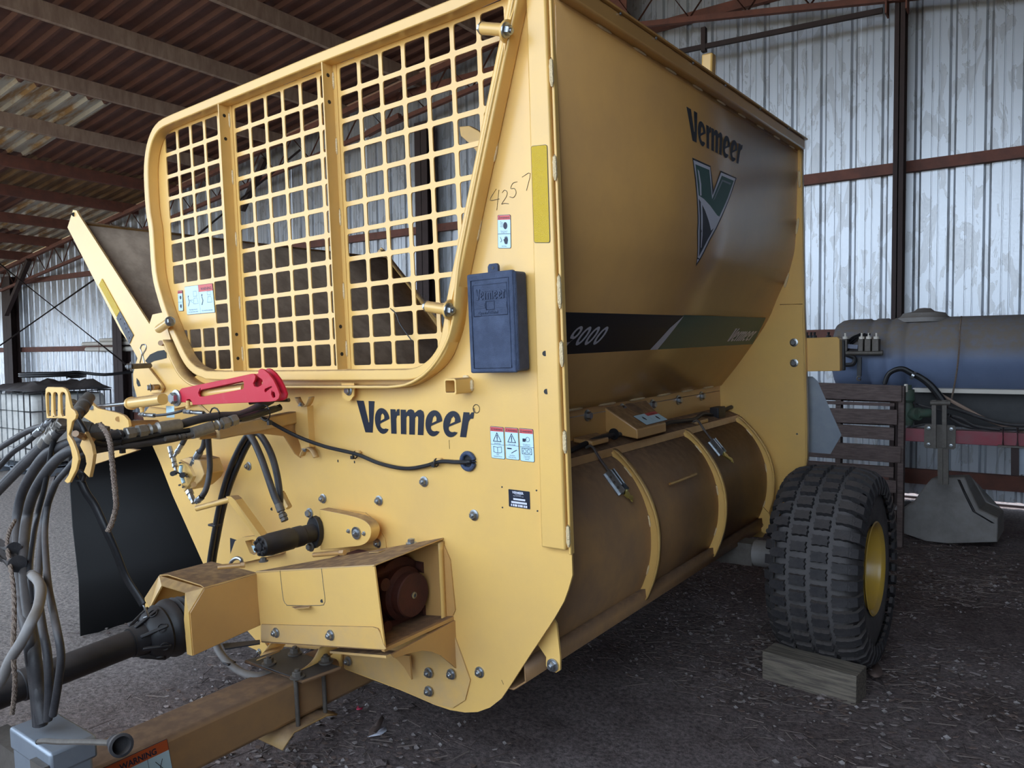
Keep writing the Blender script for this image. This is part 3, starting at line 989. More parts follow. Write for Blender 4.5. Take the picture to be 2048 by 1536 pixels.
def three_labels():
    cs_ = [((981, 853), (1007, 855), (984, 915)), ((1010, 855), (1036, 857), (1013, 917)), ((1039, 857), (1066, 859), (1042, 921))]
    out = []
    for i, (a, b, c_) in enumerate(cs_):
        s = Sheet(F(*a), F(*b), F(*c_), 'warning_label', LWHITE, mach); small_head(s)
        w, h = s.w, s.h
        s.line([(0, h * .44), (w, h * .44)], .0012)
        if i < 2:
            tri_sign(s, w / 2, h * .66, w * .3); s.text('Safety Message', w / 2, h * .465, h * .045, fit=w * .85)
        else:
            s.line([(w * .3 + w * .14 * math.cos(k / 8 * 6.28) + w * .3, h * .68 + w * .14 * math.sin(k / 8 * 6.28)) for k in range(8)], .0012, closed=True)
            s.poly([(w * .22, h * .6), (w * .42, h * .6), (w * .5, h * .7), (w * .22, h * .7)], LINK)
            s.text('Moving Parts Can', w / 2, h * .51, h * .04, fit=w * .85); s.text('Cut Off Fingers', w / 2, h * .465, h * .04, fit=w * .8)
        if i == 0:
            s.line([(w * .2, h * .2), (w * .2, h * .38), (w * .5, h * .35), (w * .8, h * .38), (w * .8, h * .2), (w * .5, h * .17)], .0014, closed=True); s.line([(w * .5, h * .35), (w * .5, h * .17)], .0014)
            s.text('Read', w / 2, h * .11, h * .045); s.text("Operator's Manual", w / 2, h * .05, h * .045, fit=w * .85)
        elif i == 1:
            s.line([(w * .15, h * .34), (w * .45, h * .34)], .004); s.line([(w * .45, h * .2), (w * .85, h * .31)], .002)
            s.text('Stop Engine', w / 2, h * .11, h * .045); s.text('Before Servicing', w / 2, h * .05, h * .045, fit=w * .85)
        else:
            s.line([(w * .15, h * .22), (w * .85, h * .22), (w * .85, h * .40), (w * .15, h * .40)], .0016, closed=True)
            for q in (.35, .65): s.line([(w * q + w * .12 * math.cos(k / 8 * 6.28), h * .31 + w * .12 * math.sin(k / 8 * 6.28)) for k in range(8)], .0012, closed=True)
            s.text('Keep all Shields', w / 2, h * .15, h * .04, fit=w * .85); s.text('In Place When', w / 2, h * .1, h * .04, fit=w * .8); s.text('Operating', w / 2, h * .05, h * .04)


three_labels()
s = Sheet(F(996, 431), F(1021, 430), F(997, 496), 'warning_label', LWHITE, mach); small_head(s)
person_hit(s, s.w * .5, s.h * .68, s.w * .3); s.text('Thrown Material', s.w / 2, s.h * .5, s.h * .04, fit=s.w * .85); s.text('Can Blind You', s.w / 2, s.h * .455, s.h * .04, fit=s.w * .8)
s.line([(0, s.h * .43), (s.w, s.h * .43)], .0012); hand(s, s.w * .65, s.h * .24, s.w * .25); s.line([(s.w * .2, s.h * .33), (s.w * .32, s.h * .22), (s.w * .2, s.h * .18)], .0014)
s.text('Stay Away', s.w / 2, s.h * .04, s.h * .045)
# screen labels
s = Sheet(F(370, 574, y=-.004), F(425, 567, y=-.004), F(375, 629, y=-.004), 'warning_label', LWHITE, screen)
s.rect(s.w * .5, s.h * .76, s.w, s.h, LRED, 'label_header'); s.text('WARNING', s.w * .77, s.h * .81, s.h * .14, bold=.02, fit=s.w * .38)
s.line([(s.w * .5, 0), (s.w * .5, s.h)], .001)
for q in (0, .5):
    s.line([(s.w * (.3 + q), s.h * .62), (s.w * (.42 + q), s.h * .62), (s.w * (.42 + q), s.h * .8 - q * s.h * .1), (s.w * (.3 + q), s.h * .8 - q * s.h * .1)], .0012, closed=True)
    s.line([(s.w * (.28 + q), s.h * .36), (s.w * (.45 + q), s.h * .36), (s.w * (.42 + q), s.h * .56), (s.w * (.31 + q), s.h * .56)], .0012, closed=True)
    s.line([(s.w * (.08 + q), s.h * .3), (s.w * (.13 + q), s.h * .44), (s.w * (.1 + q), s.h * .58)], .004); s.line([(s.w * (.1 + q), s.h * .62), (s.w * (.11 + q), s.h * .66)], .006)
s.line([(s.w * .15, s.h * .5), (s.w * .28, s.h * .5)], .001); s.line([(s.w * .15, s.h * .5), (s.w * .28, s.h * .38)], .001)
s.text('Discharged material', s.w * .25, s.h * .14, s.h * .065, fit=s.w * .46); s.text('can cause serious injury', s.w * .25, s.h * .06, s.h * .065, fit=s.w * .46); s.text('Stay away from discharge', s.w * .75, s.h * .07, s.h * .065, fit=s.w * .46)
s = Sheet(F(356, 582, y=-.004), F(365, 581, y=-.004), F(358, 622, y=-.004), 'warning_label', LWHITE, screen); small_head(s)
person_hit(s, s.w * .5, s.h * .66, s.w * .3); s.line([(0, s.h * .43), (s.w, s.h * .43)], .0012); hand(s, s.w * .6, s.h * .24, s.w * .25)
# maker plate
s = Sheet(F(1018, 979), F(1059, 984), F(1019, 1012), 'maker_plate', NAVY, mach, corner=.001)
s.text('VERMEER', s.w * .45, s.h * .80, s.h * .2, SILV, bold=.03, fit=s.w * .7)
s.text('CORPORATION', s.w * .45, s.h * .72, s.h * .06, SILV, fit=s.w * .3); s.text('PELLA, IOWA 50219, USA', s.w * .47, s.h * .64, s.h * .07, SILV, fit=s.w * .5)
s.rect(s.w * .22, s.h * .42, s.w * .8, s.h * .53, SILV); s.rect(s.w * .12, s.h * .22, s.w * .88, s.h * .34, SILV)
for k in range(9): s.rect(s.w * (.1 + k * .09), s.h * .04, s.w * (.15 + k * .09 + .02 * (k % 3)), s.h * .17, SILV)
for q in ((1004, 974), (1005, 1015), (1073, 981), (1075, 1022)):
    bm = NB(); cyl(bm, F(*q, y=-.0005 if q[0] < 1050 else -.0225), F(*q, y=-.0015 if q[0] < 1050 else -.0235), .003, 8); part('rivet_hole', bm, BLACK)

# word mark on the front
wp, ww = word_polys()
vs, fs = poly_tris(wp)
mp_ = quad_map(F(720, 864, y=-.0015), F(940, 875, y=-.0015), F(951, 810, y=-.0015), F(713, 801, y=-.0015))
pts = [(a / ww, b / 1.3) for a, b in vs]
bm = NB(); flat_mesh(bm, pts, fs, lambda u, v: mp_(u, v)); part('word_mark', bm, NAVY, smooth=0)
# registered sign
vs, fs = text_tris('R', 1.0); o_ = F(946.5, 824, y=-.0015); bm = NB()
flat_mesh(bm, vs, fs, lambda a, b: o_ + Vector((a * .018 - .001, 0, b * .020)))
tube(bm, [F(952.5, 817.5, y=-.0015) + Vector((.0145 * math.cos(k * .3927), 0, .0145 * math.sin(k * .3927))) for k in range(16)], .0011, 4, smooth=False, closed=True)
part('registered_mark', bm, NAVY, smooth=0)
# hand written number
DIG = {'4': [[(.5, 1.0), (0, .35), (.75, .42)], [(.72, .95), (.55, -.25)]], '2': [[(.1, .8), (.35, 1), (.6, .85), (.5, .5), (.05, 0), (.3, .05), (.75, .02)]],
       '5': [[(.75, 1.05), (.35, .95), (.15, .6), (.5, .6), (.65, .3), (.4, .0), (.05, .05)]], '7': [[(.05, .8), (.8, 1.05), (.45, -.1)]]}
for ch_, (px, py), sc in (('4', (980, 412), 34), ('2', (1002, 408), 28), ('5', (1018, 395), 30), ('7', (1043, 378), 30)):
    for st_ in DIG[ch_]:
        bm = NB(); tube(bm, [F(px + a * sc * .72, py - b * sc, y=-.0012 if px < 1050 else -.0225) for a, b in st_], .0009, 4, step=3); part('pencil_mark', bm, DUSTZ)
# small scuffs
for a, b in (((898, 880), (899, 898)), ((1003, 1360), (1007, 1369))):
    bm = NB(); tube(bm, [F(*a, y=-.001), F(*b, y=-.001)], .0008, 4, smooth=False); part('scratch', bm, DUSTZ)
# reflector on the corner channel
s = Sheet(F(1063, 293, y=-.0225), F(1094, 290, y=-.0225), F(1069, 485, y=-.0225), 'reflector', None, mach, corner=.006)
s.rect(0, 0, s.w, s.h, REFY, 'reflector_face', .006)
# thermal holes / small square slots
for q in ((676, 922), (709, 924)):
    bm = NB(); p = F(*q, y=-.0005); box(bm, (p.x - .003, -.0012, p.z - .005), (p.x + .003, -.0004, p.z + .005)); part('slot', bm, BLACK, smooth=0)

# bolts on the panel
for q in ((498, 932), (647, 997), (759, 1001), (849, 963), (949, 1030), (757, 1086), (697, 1322), (858, 1345), (903, 1348), (960, 1344), (858, 1382)):
    bolt(F(*q, y=-.012 if q[1] > 1290 and q[0] < 930 else 0), s=1.25)

# --- manual box
bx0, bx1, bz0, bz1 = .548, .742, -1.066, -.752
bm = NB(); box(bm, (bx0, -.072, bz0), (bx1 - .006, -.008, bz1)); mb = part('manual_box', bm, BOXM, bevel=.008)
bm = NB(); box(bm, (bx0 - .006, -.076, bz0 - .004), (bx1 - .012, -.058, bz1 + .004))
part('lid', bm, BOXM, mb, bevel=.006)
bm = NB(); yy = -.0765
rr = [(bx0 + .012, bz0 + .012), (bx1 - .03, bz0 + .012), (bx1 - .03, bz1 - .018), (bx0 + .012, bz1 - .018)]
tube(bm, [(a, yy, b) for a, b in rr], .0022, 6, smooth=False, closed=True); part('raised_rim', bm, BOXM, mb)
o_ = Vector((bx0 + .028, -.0768, bz1 - .082)); bm = NB()
vs, fs = poly_tris(wp); flat_mesh(bm, vs, fs, lambda a, b: o_ + Vector((a / ww * .122, 0, b * .026))); part('embossed_lettering', bm, BOXM, mb, solid=.004, smooth=0)
bm = NB(); yy = -.0765
tube(bm, [(bx0 + .02, yy, bz1 - .134), (bx1 - .037, yy, bz1 - .134), (bx1 - .037, yy, bz1 - .034), (bx0 + .02, yy, bz1 - .034)], .0015, 6, smooth=False, closed=True)
box(bm, (bx0 + .022, -.0775, bz1 - .110), (bx0 + .068, -.076, bz1 - .094)); box(bm, (bx1 - .085, -.0775, bz1 - .110), (bx1 - .040, -.076, bz1 - .094))
tube(bm, [(bx0 + .072, yy, bz1 - .115), (bx0 + .105, yy, bz1 - .115), (bx0 + .105, yy, bz1 - .088), (bx0 + .072, yy, bz1 - .088)], .0015, 6, smooth=False, closed=True)
part('embossed_panel', bm, BOXM, mb)
vs, fs = text_tris("Operator's Manual", 1.0, .01); o_ = Vector((bx0 + .040, -.0768, bz1 - .129)); bm = NB()
flat_mesh(bm, vs, fs, lambda a, b: o_ + Vector((a * .0105, 0, b * .014))); part('embossed_lettering', bm, BOXM, mb, smooth=0, solid=.002)
xt = F(987, 520, y=-.04).x
bm = NB(); plate(bm, [Vector((xt - .022, -.045, bz1 - .01)), Vector((xt - .022, -.045, bz1 + .026)), Vector((xt - .016, -.045, bz1 + .034)), Vector((xt + .014, -.045, bz1 + .034)), Vector((xt + .020, -.045, bz1 + .026)), Vector((xt + .020, -.045, bz1 - .01))], (0, .012, 0))
part('hanging_tab', bm, BOXM, mb, bevel=.002)
bm = NB(); cyl(bm, (xt, -.046, bz1 + .02), (xt, -.0445, bz1 + .02), .005); part('tab_hole', bm, BLACK, mb)

# --- square tube stub
a = F(933, 770); bm = NB()
sx_, sz_, wl, dp = a.x, a.z, .0265, .085
o4 = [(-wl, -wl), (wl, -wl), (wl, wl), (-wl, wl)]


def rsq(h, r, y, cx, cz):
    return [Vector((cx + p[0], y, cz + p[1])) for p in [(sx * (h - r) + r * math.cos(math.radians(a0 + 30 * k)), sz * (h - r) + r * math.sin(math.radians(a0 + 30 * k)))
            for sx, sz, a0 in ((1, 1, 0), (-1, 1, 90), (-1, -1, 180), (1, -1, 270)) for k in range(4)]]


plate(bm, rsq(wl, .008, -dp, sx_, sz_), (0, dp, 0), [rsq(wl - .006, .005, -dp, sx_, sz_)]); part('square_tube_stub', bm, YEL)
weld((sx_ + wl, -.004, sz_ + .02), (sx_ + wl, -.004, sz_ - .02), .008); weld((sx_ - .01, -.004, sz_ + wl), (sx_ + .015, -.004, sz_ + wl), .008)
# --- grommet and cable
g = F(938, 922)
bm = NB(); tube(bm, [g + Vector((.028 * math.cos(k * math.pi / 12), -.006, .028 * math.sin(k * math.pi / 12))) for k in range(24)], .008, 8, smooth=False, closed=True); gr = part('grommet', bm, BOXM)
bm = NB(); cyl(bm, g + Vector((0, -.001, 0)), g + Vector((0, -.0025, 0)), .026); part('grommet_hole', bm, BLACK, gr)
cab = [F(520, 832, y=-.20), F(560, 855, y=-.14), F(600, 875, y=-.09), F(650, 893, y=-.05), F(712, 908, y=-.025), F(760, 927, y=-.018), F(810, 937, y=-.015), F(850, 932, y=-.016), F(880, 923, y=-.016), F(910, 924, y=-.016), F(938, 924, y=-.012), F(948, 922, y=.02)]
bm = NB(); tube(bm, cab, .0075, 10); cb = part('electric_cable', bm, HOSEN)
for q in ((714, 905), (876, 920)):
    p = F(*q, y=-.006)
    bm = NB(); tube(bm, [p + Vector((-.012, 0, 0)), p + Vector((-.012, -.008, 0)), p + Vector((.018, -.008, .003)), p + Vector((.018, 0, .003))], .006, 8); part('cable_clip', bm, YEL)
    bm = NB(); tube(bm, [p + Vector((0.002, -.012 + .012 * math.cos(k * .785), -.008 + .014 * math.sin(k * .785))) for k in range(8)], .003, 6, smooth=False, closed=True); box(bm, (p.x - .006, p.y - .03, p.z - .022), (p.x + .008, p.y - .02, p.z - .010)); part('cable_tie', bm, BLACK, cb)

# --- tub side
YR = 2.495
prof = [(.885, .07), (.884, -.02), (.866, -.10), (.858, -.21), (.853, -.325), (.848, -.41), (.8385, -.494), (.821, -.565), (.799, -.633), (.765, -.70), (.73, -.772), (.678, -.885), (.579, -1.029), (.475, -1.162), (.385, -1.268)]
prof[0] = (.868, .07); prof[1] = (.867, -.02); prof[2] = (.864, -.10)


def tubx(z):
    for (x0, z0), (x1, z1) in zip(prof, prof[1:]):
        if z1 <= z <= z0: return x0 + (x1 - x0) * (z - z0) / (z1 - z0)
    return prof[0][0] if z > prof[0][1] else prof[-1][0]


def S(px, py, lift=.002):
    x = .86
    for _ in range(25):
        p = M(px, py, x=x); x = .5 * x + .5 * (tubx(p.z) + lift)
    return M(px, py, x=x)


bm = NB(); ps = spline([(a, .0, b) for a, b in prof], 3)
strip(bm, [(p.x, TH, p.z) for p in ps], (0, YR - TH, 0))
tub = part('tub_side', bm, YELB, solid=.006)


def tubx(z):       # follow the smoothed profile
    for a, b in zip(ps, ps[1:]):
        if b.z <= z <= a.z: return a.x + .003 + (b.x - a.x) * (z - a.z) / (b.z - a.z)
    return ps[0].x + .003 if z > ps[0].z else ps[-1].x + .003


def wrap(name, vs, fs, fn, m, cuts=3, lift=.0015, parent=mach, edge=.05):
    """flat print wrapped on the tub: fn(u, v) gives (y, z)"""
    bm = NB(); flat_mesh(bm, vs, fs, lambda a, b: Vector((0, *fn(a, b))))
    bmesh.ops.remove_doubles(bm, verts=bm.verts, dist=.00001)
    for _ in range(cuts):
        es = [e for e in bm.edges if abs(e.verts[0].co.z - e.verts[1].co.z) > edge]
        if not es: break
        bmesh.ops.subdivide_edges(bm, edges=es, cuts=1)
        bmesh.ops.triangulate(bm, faces=bm.faces)
    for v in bm.verts: v.co.x = tubx(v.co.z) + lift
    o = obj(name, bm, m, parent, smooth=0)
    return o


def yz(px, py):
    p = S(px, py); return (p.y, p.z)


def quad2(a, b, c, d):
    return lambda u, v: ((a[0] * (1 - u) + b[0] * u) * (1 - v) + (d[0] * (1 - u) + c[0] * u) * v, (a[1] * (1 - u) + b[1] * u) * (1 - v) + (d[1] * (1 - u) + c[1] * u) * v)


# word mark on the side
vs, fs = poly_tris(wp)
q = quad2(yz(1379, 278), yz(1480, 329), yz(1487, 279), yz(1373, 213))
wrap('word_mark', [(a / ww, b / 1.3) for a, b in vs], fs, q, NAVY)
# V emblem
Z = lambda x, y: (1330 + x / 6.145, 300 + y / 6.145)


def emblem(pts, m, lift, parent=mach, name='emblem'):
    v2 = [yz(*Z(*p)) for p in pts]
    vs, fs = poly_tris([(v2, [])])
    return wrap(name, vs, fs, lambda a, b: (a, b), m, 4, lift, parent)


em = emblem([(337, 92), (562, 195), (600, 490), (687, 253), (883, 345), (800, 590), (690, 850), (560, 1100), (380, 1432), (396, 1000), (392, 600), (370, 350)], NAVY, .0012)
emblem([(350, 122), (556, 212), (585, 560), (690, 275), (868, 352), (790, 590), (680, 840), (550, 1090), (393, 1390), (410, 1000), (404, 600), (384, 350)], SILV, .0016, em)
emblem([(374, 175), (545, 245), (580, 605), (698, 315), (845, 378), (770, 590), (668, 820), (640, 800), (560, 690), (480, 610), (414, 556), (394, 350)], GREENP, .0020, em)
emblem([(414, 596), (470, 690), (520, 810), (566, 992), (600, 960), (520, 1110), (416, 1310), (424, 1000)], NAVY, .0020, em)
emblem([(412, 556), (480, 604), (560, 690), (610, 770), (640, 830), (566, 992), (540, 880), (490, 740), (440, 640)], SILV, .0024, em)
emblem([(400, 235), (418, 260), (444, 420), (448, 560), (430, 560), (424, 420)], SILV, .0024, em)
emblem([(438, 640), (456, 670), (462, 900), (448, 1200), (440, 1200), (444, 900)], SILV, .0024, em)
emblem([(700, 362), (812, 408), (800, 428), (708, 386), (612, 600), (590, 625)], ALUM, .0024, em)
# stripe band
zt_, zb_ = S(1300, 629).z, S(1300, 699.5).z
yend_t, yend_b = S(1531, 637).y, S(1504, 690).y
st = wrap('stripe', *poly_tris([([(TH + .002, zb_), (yend_b, zb_), (yend_t, zt_), (TH + .002, zt_)], [])]), lambda a, b: (a, b), NAVY, 5, .001, edge=.015)
a = yz(1368, 630); b = yz(1316, 699)
gr_ = wrap('green_band', *poly_tris([([b, (yend_b - .002, zb_), (yend_t - .002, zt_), a], [])]), lambda a, b: (a, b), GREENP, 5, .0016, parent=st, edge=.015)
wrap('slash', *poly_tris([([yz(1300, 699.5), yz(1315, 699.2), yz(1368, 631), yz(1340, 656)], [])]), lambda a, b: (a, b), SILV, 4, .0022, parent=st, edge=.015)


def zero(cx):
    o = _ell(cx, .5, .30, .5, 0, 345, 20); h = _ell(cx, .5, .13, .33, 345, 0, 20)
    return (o, [h])


nine = (_ell(.0, .66, .30, .36, 230, -80, 20) + [(-.02, 0), (-.28, .02), (-.28, .18), (-.02, .2), (.12, .34)], [_ell(0, .68, .13, .2, 345, 0, 14)])
vs, fs = poly_tris([nine, zero(.72), zero(1.42), zero(2.12)])
pA, pB, pC, pD = yz(1134, 691), yz(1194, 690), yz(1203, 653), yz(1141, 653)
za_, zb2 = (pA[1] + pB[1]) / 2, (pC[1] + pD[1]) / 2
ya, yb = pA[0], pB[0]
wd = (yb - ya) / 2.4
wrap('number_print', vs, fs, lambda u, v: (ya + (u + .02) * wd + v * wd * .28 + .0, za_ + (zb2 - za_) * v), SILV, 3, .0022, parent=st)
pA, pB = yz(1451, 683), yz(1498, 683); zc_ = yz(1470, 657)[1]
vs, fs = poly_tris(wp)
wrap('word_mark', vs, fs, lambda u, v: (pA[0] + (u / ww) * (pB[0] - pA[0]) + v * .022, pA[1] + (zc_ - pA[1]) * v / 1.3), SILV, 3, .0026, parent=st)

# top rail with stitched welds
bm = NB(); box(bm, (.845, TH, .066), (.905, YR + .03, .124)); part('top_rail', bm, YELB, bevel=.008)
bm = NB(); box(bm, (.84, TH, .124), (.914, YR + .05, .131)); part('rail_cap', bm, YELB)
y = .25
while y < YR - .1:
    weld((.872, y, .062), (.872, y + .10, .062), .005); y += .26
for y in (.35, .62, .95, 1.3, 1.75, 2.2):
    bolt((.908, y, .118), (1, 0, -.3), .35, stud=False)

# --- rear plate
def R2(px, py, y=YR): return M(px, py, y=y)


rp = [Vector((.888, YR, .07)), R2(1601, 330), R2(1606, 610), R2(1612, 860), R2(1612, 915), R2(1608, 945), R2(1600, 972), R2(1580, 1002), R2(1545, 1046), R2(1525, 1075)]
rp = [Vector((p.x, YR, p.z)) for p in rp]
rp += [Vector((.30, YR, -2.2)), Vector((-1.2, YR, -2.2)), Vector((-1.2, YR, -1.3)), Vector((.3, YR, -1.27))]
rp += [Vector((a - .012, YR, b)) for a, b in reversed(prof[1:])]
rp += [Vector((.86, YR, .07))]
bm = NB(); plate(bm, rp, (0, .01, 0)); rear = part('rear_plate', bm, YEL)
bm = NB(); tube(bm, [R2(1560, 609, y=YR - .002), R2(1605, 608, y=YR - .002)], .003, 6, smooth=False); part('weld_bead', bm, WELD)
for a, b in (((1598, 340), (1599, 375)), ((1597, 435), (1592, 468)), ((1577, 545), (1569, 575))):
    weld(R2(*a, y=YR - .006), R2(*b, y=YR - .006), .008)
for q in ((1588, 685), (1588.5, 726)): bolt(R2(*q), s=1.5, stud=False)
bm = NB(); lathe(bm, R2(1594, 868), (0, -1, 0), [(0, .006), (.003, .003)], 8); part('rivet', bm, ZINC)
bm = NB(); strip(bm, [(p.x, YR, p.z) for p in rp[:9]], (0, .05, 0)); part('rear_flange', bm, YEL, solid=.006)
# light box bracket and the sign behind it
a, b = R2(1610, 676, y=YR + .05), R2(1680, 742, y=YR + .05)
bm = NB(); plate(bm, [(a.x - .03, YR + .05, a.z), (b.x - .012, YR + .05, a.z), (b.x, YR + .05, a.z - .012), (b.x, YR + .05, b.z), (a.x - .03, YR + .05, b.z)], (0, .06, 0)); lb = part('rear_bracket', bm, YEL, bevel=.003)
bm = NB(); box(bm, (b.x - .06, YR + .11, b.z - .0), (b.x + .012, YR + .135, a.z - .02)); part('lamp', bm, BLACK, lb, bevel=.004)
sg = [R2(*q, y=YR + .14) for q in ((1600, 753), (1625, 753), (1635, 762), (1683, 870), (1661, 908), (1600, 903))]
bm = NB(); plate(bm, sg, (0, .003, 0)); part('slow_vehicle_sign', bm, ALUM)

# --- rotor housing below the tub
xa = .378
bm = NB(); box(bm, (xa - .008, TH, -1.42), (xa, YR, -1.262)); part('bolted_strip', bm, YELB)
y = .1
while y < YR - .15:
    weld((xa + .012, y, -1.268), (xa + .012, y + .16, -1.268), .006); y += .30
for q in ((1174, 831), (1243, 818), (1304, 809), (1356, 800), (1402, 792)):
    bolt(M(*q, x=xa), (1, 0, 0), 1.7, stud=False)
bm = NB(); plate(bm, [(xa - .01, TH, -1.40), (.498, TH, -1.452), (.498, TH, -1.462), (xa - .01, TH, -1.410)], (0, YR - TH, 0)); part('shelf', bm, COVM)
# cover
cp = [(.495, -1.475), (.545, -1.505), (.60, -1.563), (.645, -1.640), (.672, -1.72), (.682, -1.80), (.678, -1.89), (.662, -1.96), (.640, -2.02), (.622, -2.056)]
cps = spline([(a, 0, b) for a, b in cp], 3)
bm = NB(); strip(bm, [(p.x, TH + .01, p.z) for p in cps], (0, YR - .03 - TH, 0)); cover = part('rotor_cover', bm, COVM, solid=.004)
bm = NB(); plate(bm, [(.485, 0, -1.452), (.497, 0, -1.447), (.512, 0, -1.478), (.500, 0, -1.482)], (0, YR - .04, 0)); 
for v in bm.verts: v.co.y += TH + .01
part('cover_lip', bm, YELB, cover)
# ribs
ro = [(.525, -1.447), (.55, -1.459), (.62, -1.53), (.68, -1.617), (.716, -1.706), (.731, -1.80), (.725, -1.90), (.705, -1.98), (.678, -2.05), (.662, -2.085)]
ri = [(p[0], p[1]) for p in cp]
ros = spline([(a, 0, b) for a, b in ro], 3)


def rib(y, w=.028):
    bm = NB(); n = len(cps)
    out = ros; inn = cps
    m_ = min(len(out), len(inn)); idx = [round(i * (len(out) - 1) / (m_ - 1)) for i in range(m_)]; idy = [round(i * (len(inn) - 1) / (m_ - 1)) for i in range(m_)]
    rings = []
    for i in range(m_):
        o_, i_ = out[idx[i]], inn[idy[i]]
        t = o_ - i_
        rings.append([bm.verts.new((i_.x, y, i_.z)), bm.verts.new((o_.x, y, o_.z)), bm.verts.new((o_.x + .0, y + w * .0 + .004, o_.z)), bm.verts.new((i_.x, y + .004, i_.z))])
        # flange turned back along the tub
    for a, b in zip(rings, rings[1:]):
        for k in range(4): bm.faces.new([a[k], a[(k + 1) % 4], b[(k + 1) % 4], b[k]])
    bm.faces.new(rings[0]); bm.faces.new(rings[-1])
    o = part('cover_rib', bm, YEL, cover)
    bm = NB(); strip(bm, [(p.x, y, p.z) for p in out], (0, -w, 0)); part('cover_rib', bm, YEL, cover, solid=.004)
    for f0 in (.18, .5, .82):
        k = int(f0 * (m_ - 3)); p, q = inn[idy[k]], inn[idy[min(k + 2, m_ - 1)]]
        weld((p.x + .004, y + .0 - .004, p.z), (q.x + .004, y - .004, q.z), .005, cover)
    return o


for y in (.90, 1.655, 2.40): rib(y)
# bottom channel
bm = NB()
strip(bm, [(.600, 0, -2.060), (.648, 0, -2.048), (.652, 0, -2.112), (.600, 0, -2.150), (.45, 0, -2.165)], (0, YR - .03, 0))
for v in bm.verts: v.co.y += TH + .005
part('bottom_channel', bm, COVM, solid=.006)
# hinge ears of the cover
e0 = M(1100, 1334, y=.02)
bm = NB(); c = e0
plate(bm, [c + Vector((-.10, .02, .30)), c + Vector((.018, .02, .14)), c + Vector((.028, .02, .03)), c + Vector((.026, .02, -.012)), c + Vector((.010, .02, -.024)), c + Vector((-.018, .02, -.022)), c + Vector((-.030, .02, -.010)), c + Vector((-.028, .02, .02)), c + Vector((-.11, .02, .11))], (0, .008, 0))
part('hinge_ear', bm, YEL); bolt(c + Vector((0, .018, 0)), s=1.4)
e1 = M(1538, 1062, y=2.37)
bm = NB(); plate(bm, [e1 + Vector((-.035, 0, .14)), e1 + Vector((.004, 0, .10)), e1 + Vector((.022, 0, .01)), e1 + Vector((.014, 0, -.014)), e1 + Vector((-.03, 0, -.016)), e1 + Vector((-.055, 0, .0)), e1 + Vector((-.03, 0, .03))], (0, .01, 0)); part('hinge_ear', bm, YEL)
bolt(e1 + Vector((0, -.002, 0)), s=1.1, m=DUSTZ, stud=False)


# point on the cover surface
def CV(px, py, lift=0.0):
    x = .6
    for _ in range(30):
        p = M(px, py, x=x)
        t = ros[0].x
        for a, b in zip(cps, cps[1:]):
            if b.z <= p.z <= a.z: t = a.x + (b.x - a.x) * (p.z - a.z) / (b.z - a.z); break
        else: t = cps[0].x if p.z > cps[0].z else cps[-1].x
        x = .5 * x + .5 * (t + lift)
    return M(px, py, x=x)


# toggle latches
def latch(top, mid, low, end):
    a = M(*top, x=.50); b = CV(*mid, .03); c = CV(*low, .03); d = CV(*end, .035)
    bm = NB(); tube(bm, [a + Vector((-.03, 0, .0)), a + Vector((.0, 0, .006)), a.lerp(b, .5), b], .006, 8); lt = part('latch', bm, ZINC, cover)
    dirn = (c - b).normalized()
    bm = NB()
    for s_ in (-.018, .018):
        bar(bm, b + Vector((0, s_, 0)), c + Vector((0, s_, 0)), .003, .034, up=dirn.cross(Vector((0, 1, 0))))
    nrm_ = dirn.cross(Vector((0, 1, 0))); 
    bar(bm, b - nrm_ * .016, c - nrm_ * .016, .060, .004, up=nrm_)
    bar(bm, b, b.lerp(c, .7), .018, .018, up=nrm_)
    part('toggle', bm, ZINC, lt)
    bm = NB(); bar(bm, c, c.lerp(d, .5), .034, .010, up=nrm_); bar(bm, c.lerp(d, .45), d, .026, .006, up=nrm_); bar(bm, c.lerp(d, .78), d, .036, .006, up=nrm_); part('handle', bm, BRASS, lt, bevel=.002)
    for k in (.25, .5, .75):
        bm = NB(); lathe(bm, b.lerp(c, k) + Vector((0, -.0205, 0)), (0, -1, 0), [(0, .006), (.004, .004)], 8); part('rivet', bm, DUSTZ, lt)


latch((1184, 896), (1218, 942), (1249, 984), (1266, 999))
latch((1396, 844), (1424, 880), (1446, 907), (1466, 922))
for q in ((1190, 885), (1397, 845)):
    p = M(*q, x=.46); bm = NB(); plate(bm, [p + Vector((-.05, -.10, .01)), p + Vector((-.05, .10, .01)), p + Vector((.03, .07, -.006)), p + Vector((.03, -.07, -.006))], (0, 0, .022)); part('latch_seat', bm, YELB, bevel=.006)
# grab handle on the cover
a, b = CV(1340, 968, .035), CV(1392, 948, .035)
bm = NB(); tube(bm, [CV(1340, 968), a, b, CV(1392, 948)], .007, 8, smooth=False); part('grab_handle', bm, YEL, cover)
# triangular bracket with label
tp = M(1211, 831, x=xa); y0_, y1_ = tp.y, M(1290, 812, x=xa).y
fr0 = M(1276, 888, x=.53); fr1 = M(1333, 868, x=.53)
bm = NB()
tA, tB = Vector((xa, y0_, -1.285)), Vector((xa, y1_ + .02, -1.285))
bA, bB = Vector((.53, fr0.y, -1.385)), Vector((.53, fr1.y, -1.385))
d_ = Vector((0, 0, -.045))
vsx = [bm.verts.new(p) for p in (tA, tB, bB, bA, tA + d_ * 2.6, tB + d_ * 2.6, bB + d_, bA + d_)]
for f_ in ((0, 1, 2, 3), (0, 3, 7, 4), (1, 2, 6, 5), (2, 3, 7, 6), (4, 5, 6, 7)): bm.faces.new([vsx[i] for i in f_])
tb = part('sensor_guard', bm, YELB, bevel=.006)
cuv = quad_map(tA, tB, bB, bA)
n_ = (tB - tA).cross(bA - tA).normalized(); n_ = n_ if n_.z > 0 else -n_
